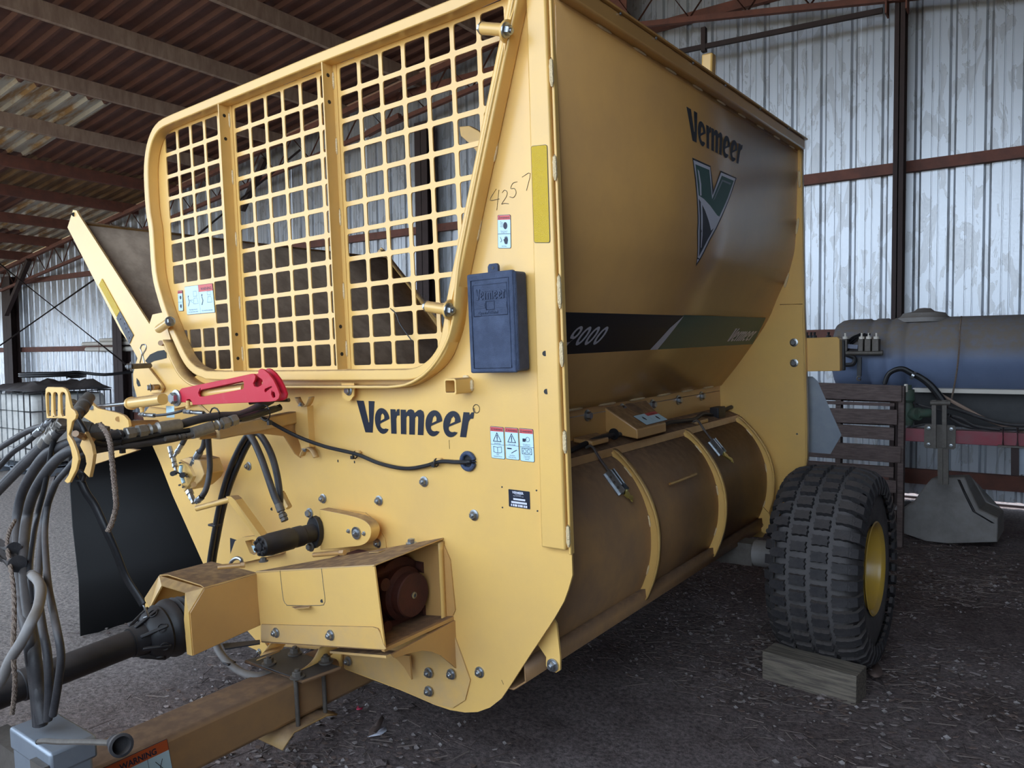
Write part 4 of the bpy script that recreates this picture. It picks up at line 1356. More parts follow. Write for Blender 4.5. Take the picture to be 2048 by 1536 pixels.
sh = Sheet(cuv(.30, .52) + n_ * .001, cuv(.95, .50) + n_ * .001, cuv(.36, .93) + n_ * .001, 'warning_label', LWHITE, tb, nrm=n_)
sh.rect(sh.w * .5, sh.h * .72, sh.w, sh.h, LRED); sh.line([(sh.w * .48, 0), (sh.w * .48, sh.h)], .001)
sh.text('WARNING', sh.w * .75, sh.h * .78, sh.h * .15, fit=sh.w * .4); hand(sh, sh.w * .25, sh.h * .6, sh.h * .2); hand(sh, sh.w * .75, sh.h * .4, sh.h * .2)
bm = NB(); lathe(bm, cuv(.55, .22) + n_ * .0005, n_, [(0, .05), (.0008, .05)], 24); part('guard_hole', bm, COVM, tb)
bm = NB(); lathe(bm, M(1228, 868, x=.47), (0, -1, 0), [(0, .026), (.004, .026)], 20); part('guard_hole', bm, BLACK, tb)
# cable on the shelf
cc = [M(1135, 905, x=.45), M(1165, 890, x=.46), M(1200, 876, x=.47), M(1240, 869, x=.47)]
bm = NB(); tube(bm, cc, .012, 8); part('wire_loom', bm, BLACK)
cc = [M(1322, 853, x=.47), M(1340, 845, x=.47), M(1365, 842, x=.47), M(1390, 838, x=.46), M(1405, 828, x=.45), M(1425, 830, x=.44)]
bm = NB(); tube(bm, cc, .011, 8); wl_ = part('wire_loom', bm, BLACK)
p = M(1434, 824, x=.45); bm = NB(); box(bm, (p.x - .025, p.y - .05, p.z - .04), (p.x + .03, p.y + .06, p.z + .03)); part('sensor_box', bm, BLACK, bevel=.005)
bm = NB(); tube(bm, [M(1445, 822, x=.45), M(1460, 815, x=.45), M(1472, 812, x=.43), M(1468, 803, x=.4), M(1455, 806, x=.4)], .012, 8); part('wire_loom', bm, BLACK)

# --- wheel
wc = Vector((1.15, 2.045, 0)); ground_z = -2.648
R_, Wd = .505, .415
wc.z = ground_z + R_ - .012
x0, x1 = 1.345 - Wd, 1.345
bm = NB()
tp_ = []
for k in range(21):        # tyre carcass profile along x
    t = k / 20; u_ = 2 * t - 1
    r = R_ - .030 - .035 * abs(u_) ** 3.2 - (.16 if k in (0, 20) else (.075 if k in (1, 19) else (.022 if k in (2, 18) else 0)))
    tp_.append((t * Wd if 0 < k < 20 else (t * Wd + (.012 if k == 0 else -.012)), r))
prof_t = [(.03, .215)] + tp_ + [(Wd - .03, .215)]
lathe(bm, (x0, wc.y, wc.z), (1, 0, 0), prof_t, 72, cap=False)
tyre = part('tyre', bm, TYREG, smooth=60)
NB_ = 40; lug_mesh = {}


def lug(uc, w, depth_ang, name, k, ang, shape=0):
    key = (name, k)
    if k not in lug_mesh:
        bm = NB(); rb = R_ - .030 - .035 * abs(2 * uc - 1) ** 3.2; hh = .024 - .004 * abs(2 * uc - 1)
        if k in (0, 3): rb2 = rb - .02
        n = 4; ang_h = depth_ang / 2; top = []; bot = []
        zz = [(-1, -1), (-.35, -.86), (0, -1.0), (.35, -.86), (1, -1), (.90, -.4), (1.08, 0), (.86, .4), (1, 1), (.35, .86), (0, 1.0), (-.35, .86), (-1, 1), (-.86, .4), (-1.08, 0), (-.90, -.4)]
        for a_, b_ in zz:
            xx = x0 + (uc + a_ * w / 2) * Wd; aa = b_ * ang_h
            uu = 2 * (xx - x0) / Wd - 1; r0 = R_ - .036 - .035 * abs(uu) ** 3.2 - (.03 if abs(uu) > .9 else 0); r1 = r0 + .030 + (.0 if abs(uu) < .9 else .02)
            top.append(bm.verts.new((xx - x0, r1 * math.sin(aa * .93), r1 * math.cos(aa * .93)))); bot.append(bm.verts.new((xx - x0, r0 * math.sin(aa * 1.05), r0 * math.cos(aa * 1.05))))
        bm.faces.new(top)
        for i in range(16): bm.faces.new([top[i], top[(i + 1) % 16], bot[(i + 1) % 16], bot[i]])
        o = obj('tread_block', bm, TYRE, tyre, smooth=0); lug_mesh[k] = o
    else:
        o = inst('tread_block', lug_mesh[k], tyre)
    o.matrix_local = Matrix.Translation((x0, wc.y, wc.z)) @ Matrix.Rotation(ang, 4, 'X')
    return o


pitch = 2 * math.pi / NB_
for i in range(NB_):
    for k, uc in enumerate((.155, .385, .615, .845)):
        lug(uc, .172 if k in (1, 2) else .185, pitch * .66, 'b', k, i * pitch + (pitch / 2 if k % 2 else 0))
# shoulder bars
for side in (0, 1):
    src = None
    for i in range(NB_):
        if src is None:
            bm = NB(); xs = [.985, 1.03] if side else [.015, -.03]
            w_ = pitch * .30
            pts_t = []
            for xx, rr_ in ((.90 if side else .10, R_ - .030), (.985 if side else .015, R_ - .055), (1.012 if side else -.012, R_ - .10), (1.0 if side else 0.0, R_ - .135)):
                pts_t.append([bm.verts.new((xx * Wd, rr_ * math.sin(s_ * w_), rr_ * math.cos(s_ * w_))) for s_ in (-1, 1)])
            for a_, b_ in zip(pts_t, pts_t[1:]): bm.faces.new([a_[0], a_[1], b_[1], b_[0]])
            src = obj('shoulder_bar', bm, TYRE, tyre, smooth=0, solid=.016); o = src
        else: o = inst('shoulder_bar', src, tyre); md = o.modifiers.new('s', 'SOLIDIFY'); md.thickness = .016; md.offset = 0
        o.matrix_local = Matrix.Translation((x0, wc.y, wc.z)) @ Matrix.Rotation(i * pitch + (0 if side else pitch / 2) + pitch / 2 * side, 4, 'X')
# rim
bm = NB()
lathe(bm, (x1 - .015, wc.y, wc.z), (-1, 0, 0), [(0, .232), (-.004, .226), (.002, .214), (.012, .205), (.03, .203), (.06, .185), (.12, .180), (.20, .178), (.22, .16), (.23, .05), (.23, .0)], 48, cap=False)
part('wheel_rim', bm, YELG)
bm = NB(); lathe(bm, (x0 + .05, wc.y, wc.z), (-1, 0, 0), [(0, .215), (.0, .17), (-.15, .16), (-.16, .0)], 32, cap=False); part('wheel_rim', bm, YELG)
# axle and hub
bm = NB(); lathe(bm, (x0 + .10, wc.y, wc.z + .0), (-1, 0, 0), [(0, .10), (.10, .10), (.105, .12), (.125, .12), (.13, .075), (.30, .07), (.31, .05), (.62, .05)], 28); part('hub', bm, GREYP)
bm = NB(); box(bm, (-.9, wc.y - .06, wc.z - .06), (x0 - .2, wc.y + .06, wc.z + .06)); part('axle', bm, DUSTZ)
bm = NB(); box(bm, (-.1, TH, -2.15), (.42, YR, -2.05)); part('floor_beam', bm, COVM)
# the other wheel, mostly hidden
o_ = inst('tyre', tyre, mach, Matrix.Translation((-2.55, 0, 0)))

# --- flared left sheet with its end flanges
fA, fB = M(147, 421, y=.0), Vector((-1.60, 0, -1.13))
gA, gB = M(763, 500, y=2.5), Vector((-1.66, 2.5, -1.13))
bm = NB(); vv = [bm.verts.new(p) for p in (Vector((fA.x + .10, .01, fA.z - .09)), Vector((fB.x, .01, fB.z)), Vector((gB.x, 2.49, gB.z)), Vector((gA.x + .10, 2.49, gA.z - .09)))]
bm.faces.new(vv); bmesh.ops.subdivide_edges(bm, edges=bm.edges, cuts=3, use_grid_fill=True); part('flared_sheet', bm, DARKIN, solid=.006)
bm = NB(); tube(bm, [vec for vec in (Vector((fA.x + .10, .01, fA.z - .085)), Vector((gA.x + .10, 2.49, gA.z - .085)))], .012, 8, smooth=False); part('sheet_edge', bm, YELD)
fl = [M(*q, y=-.01) for q in ((146, 420), (153, 421), (159, 432), (300, 650), (322, 690), (330, 760), (285, 735), (262, 692), (240, 660), (135, 455))]
bm = NB(); plate(bm, fl, (0, .01, 0)); fp = part('end_flange', bm, YEL)
bm = NB(); cyl(bm, M(148, 429, y=-.0105), M(148, 429, y=-.012), .012); part('bolt_hole', bm, BLACK, fp)
s = [M(*q, y=-.0125) for q in ((204, 557), (198, 570), (233, 634), (240, 622))]
bm = NB(); plate(bm, s, (0, -.001, 0)); part('reflector', bm, REFY, fp, smooth=0)
s = [M(*q, y=-.0125) for q in ((240, 622), (233, 637), (259, 688), (267, 670))]
bm = NB(); plate(bm, s, (0, -.001, 0)); lb_ = part('pictogram_label', bm, NAVY, fp, smooth=0)
for q, r_ in (((241, 636), 3), ((249, 645), 5), ((257, 662), 3), ((252, 655), 4), ((259, 674), 4)):
    bm = NB(); c = M(*q, y=-.0145); tube(bm, [c + Vector((-.008, 0, -.01)), c + Vector((.004, 0, .008)), c + Vector((.01, 0, -.004))], .0016, 4, smooth=False); part('pictogram', bm, SILV, lb_)
fl = [M(*q, y=2.49) for q in ((755, 503), (762, 495), (768, 500), (880, 642), (900, 700), (860, 700), (745, 520))]
bm = NB(); plate(bm, fl, (0, .012, 0)); part('end_flange', bm, YELD)
bm = NB(); strip(bm, [M(768, 500, y=2.49), M(880, 642, y=2.49)], (0, -.05, 0)); part('end_flange', bm, YEL, solid=.006)
# inner floor of the tub, so the screen does not look through it
bm = NB(); ip = [(-1.60, -1.13), (-1.15, -1.55), (-.5, -1.75), (.1, -1.60), (.378, -1.30)]
strip(bm, [(a, .02, b) for a, b in ip], (0, YR - .03, 0)); part('tub_floor', bm, DARKIN, solid=.006)
# rear lifting forks
p = M(1418, 112, y=2.9); bm = NB(); bar(bm, (p.x, 2.9, p.z + .01), (p.x - .08, 2.9, -.6), .075, .075, up=(0, 1, 0)); part('lift_fork', bm, YEL, bevel=.012)
p = M(935, 268, y=2.7)
bm = NB(); plate(bm, [M(*q, y=2.7) for q in ((918, 253), (938, 251), (958, 262), (990, 300), (975, 330), (942, 290), (921, 272))], (0, .05, 0)); part('lift_fork', bm, YEL, bevel=.006)
# swing plate at the left of the screen
sp_ = [F(*q, y=-.018) for q in ((305, 629), (325, 625), (345, 690), (358, 730), (375, 755), (400, 770), (430, 778), (430, 800), (345, 818), (292, 812), (274, 795), (267, 770), (266, 748), (272, 725), (290, 676))]
bm = NB(); plate(bm, sp_, (0, .010, 0)); swp = part('swing_plate', bm, YEL)
sl = [F(*q, y=-.0195) for q in ((290, 722), (300, 709), (315, 702), (328, 700), (333, 706), (333, 716), (322, 719), (308, 722), (297, 728))]
bm = NB(); plate(bm, sl, (0, .0008, 0)); part('slot', bm, RUBBER, swp, smooth=0)
sl = [F(*q, y=-.0195) for q in ((273, 756), (278, 762), (281, 772), (276, 773), (273, 766))]
bm = NB(); plate(bm, sl, (0, .0008, 0)); part('slot', bm, RUBBER, swp, smooth=0)
# bushing with bolt beside the screen
c0, c1 = F(318, 658, y=-.06), F(340, 643, y=-.11)
bm = NB(); cyl(bm, c0, c1, .020); part('spacer', bm, YEL); bolt(c1, (c1 - c0), 1.5, stud=False)
bm = NB(); cyl(bm, F(329, 687, y=-.018), F(321, 686, y=-.05), .013); part('pin', bm, COVM, swp)
# lever link with pin
lk = [F(*q, y=-.05) for q in ((262, 732), (292, 735), (300, 742), (324, 770), (326, 778), (322, 784), (312, 785), (290, 783))]
bm = NB(); plate(bm, [F(*q, y=-.035) for q in ((285, 733), (297, 736), (322, 768), (326, 776), (322, 785), (298, 786), (290, 770))], (0, .010, 0)); part('link_plate', bm, YEL, swp)
bm = NB(); cyl(bm, F(316, 774, y=-.035), F(303, 775, y=-.10), .014); part('pin', bm, COVM, swp); bolt(F(302, 775, y=-.10), (-.45, -1, 0), 1.25, stud=False)
bm = NB(); cyl(bm, F(300, 731, y=-.04), F(262, 733, y=-.16), .013); part('pin', bm, DUSTZ, swp); bolt(F(263, 733, y=-.16), (-.45, -1, 0), 1.5)
bm = NB(); hp = [F(*q, y=-.11) for q in ((280, 726), (284, 708), (281, 698), (284, 690), (291, 690), (292, 698), (286, 710), (289, 726))]
tube(bm, hp, .0035, 6); part('hair_pin', bm, ZINC, swp)


def hose(name, pts, r, m=HOSE, parent=mach, n=10, step=6):
    bm = NB(); tube(bm, pts, r, n, step=step); return obj(name, bm, m, parent, smooth=60)


def fitting(p0, p1, r, parent, m=ZINC):
    """crimped hose end: ferrule, hex nut, adapter"""
    p0 = Vector(p0); p1 = Vector(p1); L_ = (p1 - p0).length; bm = NB()
    lathe(bm, p0, p1 - p0, [(0, r * .95), (L_ * .04, r), (L_ * .42, r), (L_ * .46, r * .7), (L_ * .54, r * .7), (L_ * .56, r * .95), (L_ * .60, r * .75), (L_ * .64, r * .75)], 16)
    lathe(bm, p0 + (p1 - p0) * .64, p1 - p0, [(0, r * 1.08), (L_ * .14, r * 1.08)], 6)
    lathe(bm, p0 + (p1 - p0) * .78, p1 - p0, [(0, r * .7), (L_ * .06, r * .7), (L_ * .07, r * .98), (L_ * .20, r * .98), (L_ * .22, r * .8)], 6)
    return obj('hose_fitting', bm, m, parent, smooth=30)


# --- gearbox housing
YF = -.337
hA, hB, hC, hD = F(511, 1146, y=YF), F(748, 1133, y=YF), F(766, 1297, y=YF), F(523, 1282, y=YF)
tA, tB = F(520, 1112), F(886, 1083)
tA = Vector((hA.x, 0, tA.z)); tB = Vector((hB.x, 0, hB.z + .012))
bm = NB(); plate(bm, [hA, F(745, 1131.5, y=YF), F(770, 1292, y=YF), hD], (0, .006, 0)); hous = part('gearbox_shield', bm, YEL, bevel=.002)
bm = NB(); vv = [hA, hB, tB, tA]
plate(bm, vv, (0, 0, .006)); part('shield_top', bm, YELD, hous, bevel=.002)
# access door outline and tab
dl = [(560, 1141), (563, 1170), (567, 1200), (573, 1209), (580, 1211), (640, 1211), (648, 1207), (650, 1198), (646, 1165), (643, 1137)]
bm = NB(); tube(bm, [F(*q, y=YF - .0005) for q in dl], .0012, 4, step=2); part('door_gap', bm, DUSTZ, hous)
bm = NB(); cyl(bm, F(644, 1202, y=YF - .0005), F(644, 1202, y=YF - .002), .006); part('bolt_hole', bm, BLACK, hous)
bm = NB(); plate(bm, [F(583, 1214, y=YF), F(621, 1212, y=YF), F(618, 1216, y=YF - .03), F(590, 1218, y=YF - .03)], (0, 0, .002)); part('door_tab', bm, YELD, hous)
# lower flange of the shield
lf = [F(*q, y=YF - .006) for q in ((522, 1249), (745, 1254), (755, 1257), (760, 1266), (766, 1288), (772, 1298), (768, 1300), (521, 1283))]
bm = NB(); plate(bm, lf, (0, .005, 0)); part('lower_flange', bm, YELD, hous, bevel=.002)
for q in ((553, 1265), (662, 1270)): bolt(F(*q, y=YF - .006), s=1.2, parent=hous)
# floor and end frame
fz = hC.z
bm = NB(); plate(bm, [hD, hC, Vector((hC.x, 0, F(905, 1232).z)), Vector((hD.x, 0, hD.z + .02))], (0, 0, -.006)); part('shield_floor', bm, COVM, hous)
xe = hB.x
er = [M(*q, x=xe) for q in ((880, 1085), (893, 1098), (903, 1125), (910, 1190), (912, 1222), (908, 1232), (900, 1236))]
bm = NB(); strip(bm, [Vector((p.x, -.001, p.z)) for p in er], (-.0, -.03, 0)); part('end_frame', bm, YEL, hous, solid=.005)
bm = NB(); plate(bm, [F(870, 1090, y=-.006), F(888, 1092, y=-.006), F(900, 1120, y=-.006), F(910, 1220, y=-.006), F(905, 1232, y=-.006), F(700, 1240, y=-.006), F(700, 1100, y=-.006)], (0, .005, 0)); part('back_plate', bm, YELB, hous)
# edge trims of the open end
bm = NB(); bar(bm, hB + Vector((.0, 0, 0)), F(769, 1296, y=YF), .006, .010, up=(1, 0, 0)); part('end_frame', bm, YEL, hous)
bm = NB(); bar(bm, hC + Vector((0, 0, -.004)), Vector((hC.x, 0, F(905, 1236).z)), .014, .012); part('end_frame', bm, YELB, hous)
# gearbox
gx = xe - .07
gc = M(826, 1190, x=gx)
bm = NB(); box(bm, (gx - .35, YF + .05, gc.z - .11), (gx - .06, -.03, gc.z + .11))
gb = part('gearbox', bm, GBOX, bevel=.02)
bm = NB(); lathe(bm, gc + Vector((-.07, 0, 0)), (1, 0, 0), [(0, .095), (.03, .095), (.04, .078), (.07, .078), (.074, .074)], 36); part('bearing_cap', bm, GBOX, gb)
bm = NB(); lathe(bm, gc + Vector((-.12, .0, 0)), (1, 0, 0), [(0, .125), (.055, .125), (.06, .115)], 36); part('bearing_cap', bm, GBOX, gb)
bm = NB(); lathe(bm, gc + Vector((.0, 0, 0)), (1, 0, 0), [(0, .012), (.008, .012), (.009, .006), (.004, .005)], 14); part('plug', bm, ZINC, gb)
for dy, dz in ((-.10, .06), (.10, .07), (-.10, -.09), (.10, -.09)):
    bm = NB(); cyl(bm, gc + Vector((-.12, dy, dz)), gc + Vector((-.03, dy, dz)), .022); part('lug', bm, GBOX, gb)
for dz in (-.05, 0, .05):
    bm = NB(); box(bm, (gx - .3, YF + .035, gc.z + dz - .008), (gx - .05, YF + .055, gc.z + dz + .008)); part('cooling_fin', bm, GBOX, gb, bevel=.003)
bolt(M(886, 1172, x=gx - .03), (1, 0, 0), 1.3, m=DUSTZ, parent=gb, stud=False)
bm = NB(); cyl(bm, M(865, 1097, x=gx - .02) , M(865, 1097, x=gx - .018), .014); part('bolt_hole', bm, BLACK, gb)
# hinges and bolts on top of the shield
def top_at(px, py):
    # point on the shield top plane
    n = (hB - hA).cross(tB - hA).normalized(); C_ = Vector(CM.tolist()); d = Vector((RM.T @ np.array([(px - 1024) / FPX, (py - 768) / FPX, 1.0])).tolist())
    return C_ + d * ((hA - C_).dot(n) / d.dot(n))


for a, b in (((628, 1116), (690, 1111)), ((436, 1141), (490, 1136))):
    p, q = (top_at(*a), top_at(*b)) if a[0] > 500 else (M(*a, z=-1.745), M(*b, z=-1.745))
    up = Vector((0, 0, .012))
    bm = NB(); cyl(bm, p + up, p.lerp(q, .85) + up, .009); cyl(bm, p.lerp(q, .86) + up, q + up, .011, 6); hg = part('hinge', bm, YELB, hous)
for q in ((823, 1090), (541, 1112)): bolt(top_at(*q) + Vector((0, 0, .005)), (0, 0, 1), 1.3, stud=False, parent=hous)
bm = NB(); p = top_at(752, 1108); bar(bm, p + Vector((-.02, 0, .006)), p + Vector((.03, .0, .014)), .03, .002); part('door_tab', bm, YELD, hous)
for q in ((527, 1123),): bolt(M(*q, z=-1.745), (0, 0, 1), 1.1, stud=False, parent=hous, m=DUSTZ)
# gussets below the shield: brown side plates with round cut-outs
def gusset(x, px):
    bm = NB(); plate(bm, [M(*q, x=x) for q in px], (-.008, 0, 0)); part('gusset', bm, YELB, hous)


gusset(.36, [(784, 1309), (912, 1240), (922, 1270), (941, 1366), (936, 1368), (926, 1350), (905, 1330), (882, 1311), (862, 1303), (845, 1301), (820, 1306), (790, 1316)])
bm = NB(); g_ = [(765, 1302), (820, 1336), (824, 1358), (810, 1340), (795, 1320), (770, 1308)]
plate(bm, [F(*q, y=-.03) for q in ((783, 1308), (822, 1310), (826, 1358), (812, 1334), (798, 1318))], (0, -.008, 0)); part('gusset', bm, YELB, hous)
bm = NB(); bar(bm, F(672, 1300, y=YF + .1), F(785, 1309, y=YF + .04), .05, .008); part('end_frame', bm, YELD, hous)

# --- PTO tunnel
xs = hA.x + .002
tr_ = [M(*q, x=xs) for q in ((408, 1177), (513, 1147), (524, 1248), (386, 1311), (379, 1225))]
tun = empty('pto_tunnel'); tun.parent = mach
bm = NB(); plate(bm, tr_, (.005, 0, 0)); part('tunnel_side', bm, YELB, tun, bevel=.002)
xl = xs - .30
bm = NB(); plate(bm, [Vector((xl, p.y, p.z)) for p in tr_], (.005, 0, 0)); part('tunnel_side', bm, YEL, tun)
a, b = tr_[0], tr_[1]
bm = NB(); plate(bm, [Vector((xl + .06, a.y, a.z + .01)), Vector((xs - .02, a.y, a.z + .006)), a, b, Vector((xl, b.y, b.z)), Vector((xl, a.y, a.z))], (0, 0, .004)); part('tunnel_top', bm, YELD, tun)
# chamfered front flange with an arch
c1 = tr_[0]; c2 = tr_[4]; c3 = tr_[3]
arch = []
cx = (xl + xs) / 2
for k in range(13):
    t = math.pi * k / 12; arch.append((cx + .118 * math.cos(t), c2.z - .075 + .115 * math.sin(t)))
outer = [Vector((xs + .003, c1.y, c1.z)), Vector((xl, c1.y, c1.z)), Vector((xl - .0, c2.y, c2.z)), Vector((xl, c3.y, c3.z))]
bm = NB()
pl_ = [Vector((xs, c3.y, c3.z)), Vector((xs, c2.y, c2.z)), Vector((xs, c1.y - .0, c1.z)), Vector((xl, c1.y, c1.z)), Vector((xl, c2.y, c2.z)), Vector((xl, c3.y, c3.z)), Vector((xl + .02, c3.y, c3.z))]
# build in bands so it can bend at the chamfer
inn = [Vector((xs - .03, c3.y - .002, c3.z)), Vector((xs - .034, c2.y, c2.z - .03)), Vector((xs - .07, (c1.y + c2.y) / 2, c1.z - .02)), Vector((xl + .07, (c1.y + c2.y) / 2, c1.z - .02)), Vector((xl + .034, c2.y, c2.z - .03)), Vector((xl + .03, c3.y, c3.z))]
oo = pl_[:6]
vo = [bm.verts.new(p) for p in oo]; vi = [bm.verts.new(p) for p in inn]
for i in range(5): bm.faces.new([vo[i], vo[i + 1], vi[i + 1], vi[i]])
part('tunnel_front', bm, YEL, tun, solid=.006, smooth=0)

# --- PTO shaft with bell guard
ax0, ax1 = M(352, 1251, x=-.46), M(40, 1372, x=-.46)
d_ = (ax1 - ax0).normalized()
bm = NB(); bp = [(-.08, .070), (-.05, .092), (-.04, .085), (-.028, .097), (-.018, .088), (-.006, .101), (.004, .092), (.014, .104), (.028, .104), (.040, .098), (.052, .090), (.062, .097), (.072, .092), (.10, .080), (.115, .068), (.120, .058), (.15, .054), (.158, .050), (.165, .050)]
lathe(bm, ax0, d_, bp, 40); bell = part('bell_guard', bm, BLACK, smooth=40)
_, s1, u1 = frame_of(d_)
for k in range(8):
    a = k * math.pi / 4 + .3
    rd = s1 * math.cos(a) + u1 * math.sin(a)
    p = ax0 + d_ * .088 + rd * .0865
    bm = NB(); lathe(bm, p - rd * .004, (rd + d_ * .5), [(0, .0165), (.006, .0165), (.007, .013), (.002, .011), (.0018, .0)], 16); part('guard_hole', bm, BLACK, bell)
    bm = NB(); bar(bm, ax0 + d_ * .070 + rd * .094, ax0 + d_ * .150 + rd * .054, .012, .012, up=rd); part('guard_rib', bm, BLACK, bell, bevel=.003)
bm = NB(); lathe(bm, ax0 + d_ * .16, d_, [(0, .046), (.26, .045), (.262, .049), (.34, .049), (.342, .045), (.9, .044)], 28); part('drive_shaft_tube', bm, BLACK, smooth=40)
# strap with hooks
stp = [F(160, 958, y=-.85), F(172, 985, y=-.84), F(190, 1012, y=-.82), F(213, 1062, y=-.80), F(232, 1105, y=-.78), F(252, 1155, y=-.76), F(278, 1196, y=-.74), F(286, 1210, y=-.735)]
bm = NB(); sp2 = spline(stp, 5); n2 = len(sp2)
A_ = []; 
for i, p in enumerate(sp2):
    t = (sp2[min(i + 1, n2 - 1)] - sp2[max(i - 1, 0)]).normalized(); ang = .3 + .5 * i / n2
    w_ = t.cross(Vector((.62 + .25 * math.sin(ang * 6), -.78, 0))).normalized() * .0125
    A_.append((bm.verts.new(p - w_), bm.verts.new(p + w_)))
for a, b in zip(A_, A_[1:]): bm.faces.new([a[0], a[1], b[1], b[0]])
sr = part('rubber_strap', bm, HOSEN, solid=.005)
hose('strap_hook', [F(286, 1208, y=-.735), F(292, 1222, y=-.73), F(296, 1232, y=-.72), F(288, 1236, y=-.72)], .0035, ZINC, sr)
hose('strap_hook', [F(158, 965, y=-.85), F(152, 950, y=-.86), F(160, 942, y=-.87), F(170, 950, y=-.86), F(166, 962, y=-.85)], .006, BLACK, sr)

# --- tongue
xr = -.25
zt = M(425, 1434, x=xr).z; zb = M(600, 1440, x=xr).z; xlft = M(368, 1406, z=zt).x
bm = NB(); box(bm, (xlft, -1.45, zb), (xr, 1.2, zt)); tg = part('tongue', bm, COVM, bevel=.018)
# warning label on its side
s_ = Sheet(M(120, 1576, x=xr), M(333, 1478, x=xr), M(150, 1720, x=xr), 'warning_label', LWHITE, tg, nrm=(1, 0, 0), corner=.002)
s_.rect(0, s_.h * .84, s_.w, s_.h, LORANGE, 'label_header'); s_.text('WARNING', s_.w * .70, s_.h * .865, s_.h * .12, bold=.03, fit=s_.w * .36); s_.line([(s_.w * .36, s_.h * .86), (s_.w * .48, s_.h * .86), (s_.w * .42, s_.h * .97)], .003, closed=True)
for q in (.33, .55, .78): s_.line([(s_.w * q, 0), (s_.w * q, s_.h * .84)], .0012)
for q in (.44, .66, .89):
    s_.line([(s_.w * (q - .04), s_.h * .76), (s_.w * (q + .03), s_.h * .60)], .002); s_.line([(s_.w * (q + .03), s_.h * .76), (s_.w * (q - .02), s_.h * .60)], .002)
    for k in range(3): s_.line([(s_.w * (q - .07), s_.h * (.50 - .06 * k)), (s_.w * (q + .07), s_.h * (.50 - .06 * k))], .0008)
# cross plate with U bolts and clamp under the tongue
sh_ = [M(*q, z=zt + .012) for q in ((492, 1325), (605, 1366), (680, 1338), (575, 1300))]
bm = NB(); plate(bm, sh_, (0, 0, .010)); shf = part('hitch_shelf', bm, BLACK, bevel=.003)
bm = NB(); tube(bm, [sh_[0] + Vector((0, 0, .004)), sh_[1] + Vector((0, 0, .004)), sh_[2] + Vector((0, 0, .004))], .007, 6, smooth=False); part('shelf_edge', bm, COVM, shf)
for q in ((538, 1328), (595, 1355), (590, 1308), (652, 1325)): bolt(M(*q, z=zt + .022), (0, 0, 1), 1.8, m=DUSTZ, parent=shf)
for q in ((592, 1370), (647, 1352)):
    a = M(*q, x=xr + .018); bm = NB(); cyl(bm, a + Vector((0, 0, .04)), Vector((a.x, a.y, zb - .01)), .0085, 10); part('u_bolt', bm, DUSTZ, shf)
a = M(597, 1470, x=xr + .018); b = M(652, 1440, x=xr + .018)
bm = NB()
cl_ = [(-.10, 0, -.055), (-.045, 0, 0), (.05, 0, .0), (.12, 0, 0), (.16, 0, -.03)]
y0_ = a.y
pth = [(y0_ - .09, zb - .055), (y0_ - .035, zb - .012), (y0_ + .12, zb - .012), (y0_ + .17, zb - .03)]
strip(bm, [(xlft - .04, p[0], p[1]) for p in pth], (xr - xlft + .08, 0, 0)); part('clamp_plate', bm, YELD, shf, solid=.008)
# curved yellow gussets on the shelf
for k, (q0, q1, q2) in enumerate((((540, 1288), (525, 1308), (513, 1322)), ((640, 1295), (622, 1325), (592, 1345)))):
    p0, p1, p2 = F(*q0, y=-.12), F(*q1, y=-.16), M(*q2, z=zt + .022)
    bm = NB(); strip(bm, spline([p0, p1, p2], 5), (.0, .11, .0)); part('gusset', bm, YEL, shf, solid=.006)
bm = NB(); plate(bm, [F(650, 1296, y=-.03), F(682, 1300, y=-.03), F(681, 1334, y=-.03), F(660, 1326, y=-.03)], (0, .01, 0)); part('gusset', bm, YEL, shf)
bm = NB(); plate(bm, [F(*q, y=-.02) for q in ((485, 1288), (528, 1284), (540, 1300), (526, 1318), (512, 1300))], (0, .01, 0)); gq = part('gusset', bm, YEL, shf); bolt(F(519, 1303, y=-.02), s=.9)
bm = NB(); plate(bm, [M(445, 1290, z=-2.03), M(520, 1282, z=-2.03), M(520, 1289, z=-2.03), M(450, 1300, z=-2.03)], (0, 0, .005)); part('floor_plate', bm, BLACK, shf)

# --- hydraulic motor and its mount
mp0 = [(639, 1019), (690, 1029), (722, 1038), (738, 1050), (742, 1066), (736, 1082), (722, 1091), (700, 1094), (641, 1100)]
bm = NB(); plate(bm, spline([F(*q, y=-.085) for q in mp0], 3), (0, .045, 0)); mt_ = part('motor_mount', bm, YEL, bevel=.003)
bm = NB(); plate(bm, [F(*q, y=-.004) for q in ((700, 1022), (730, 1025), (748, 1040), (770, 1078), (772, 1096), (700, 1096))], (0, .003, 0)); part('backing_plate', bm, YEL, mt_)
for dx in (-.05, .04):
    bm = NB(); cyl(bm, F(690, 1060, y=-.04) + Vector((dx, 0, 0)), F(690, 1060, y=0) + Vector((dx, 0, 0)), .03); part('stand_off', bm, YEL, mt_)
c = F(713, 1066, y=-.087); bm = NB(); lathe(bm, c, (0, -1, 0), [(0, .024), (.004, .024)], 24); part('washer', bm, ZINC, mt_); bolt(c + Vector((0, -.004, 0)), s=.9, parent=mt_)
for q in ((697, 1062), (728, 1067)): bolt(F(*q, y=-.086), s=.55, parent=mt_)
m0 = F(634, 1063, y=-.087)
fp_ = []
for k in range(16):
    a = k * math.pi / 8; rr_ = .044 + .016 * abs(math.cos(a - 1.35)) ** 3
    fp_.append(m0 + Vector((math.cos(a) * rr_ * .95, 0, math.sin(a) * rr_ * 1.1)))
bm = NB(); plate(bm, fp_, (0, -.022, 0)); mo = part('hydraulic_motor', bm, BLACK, bevel=.003)
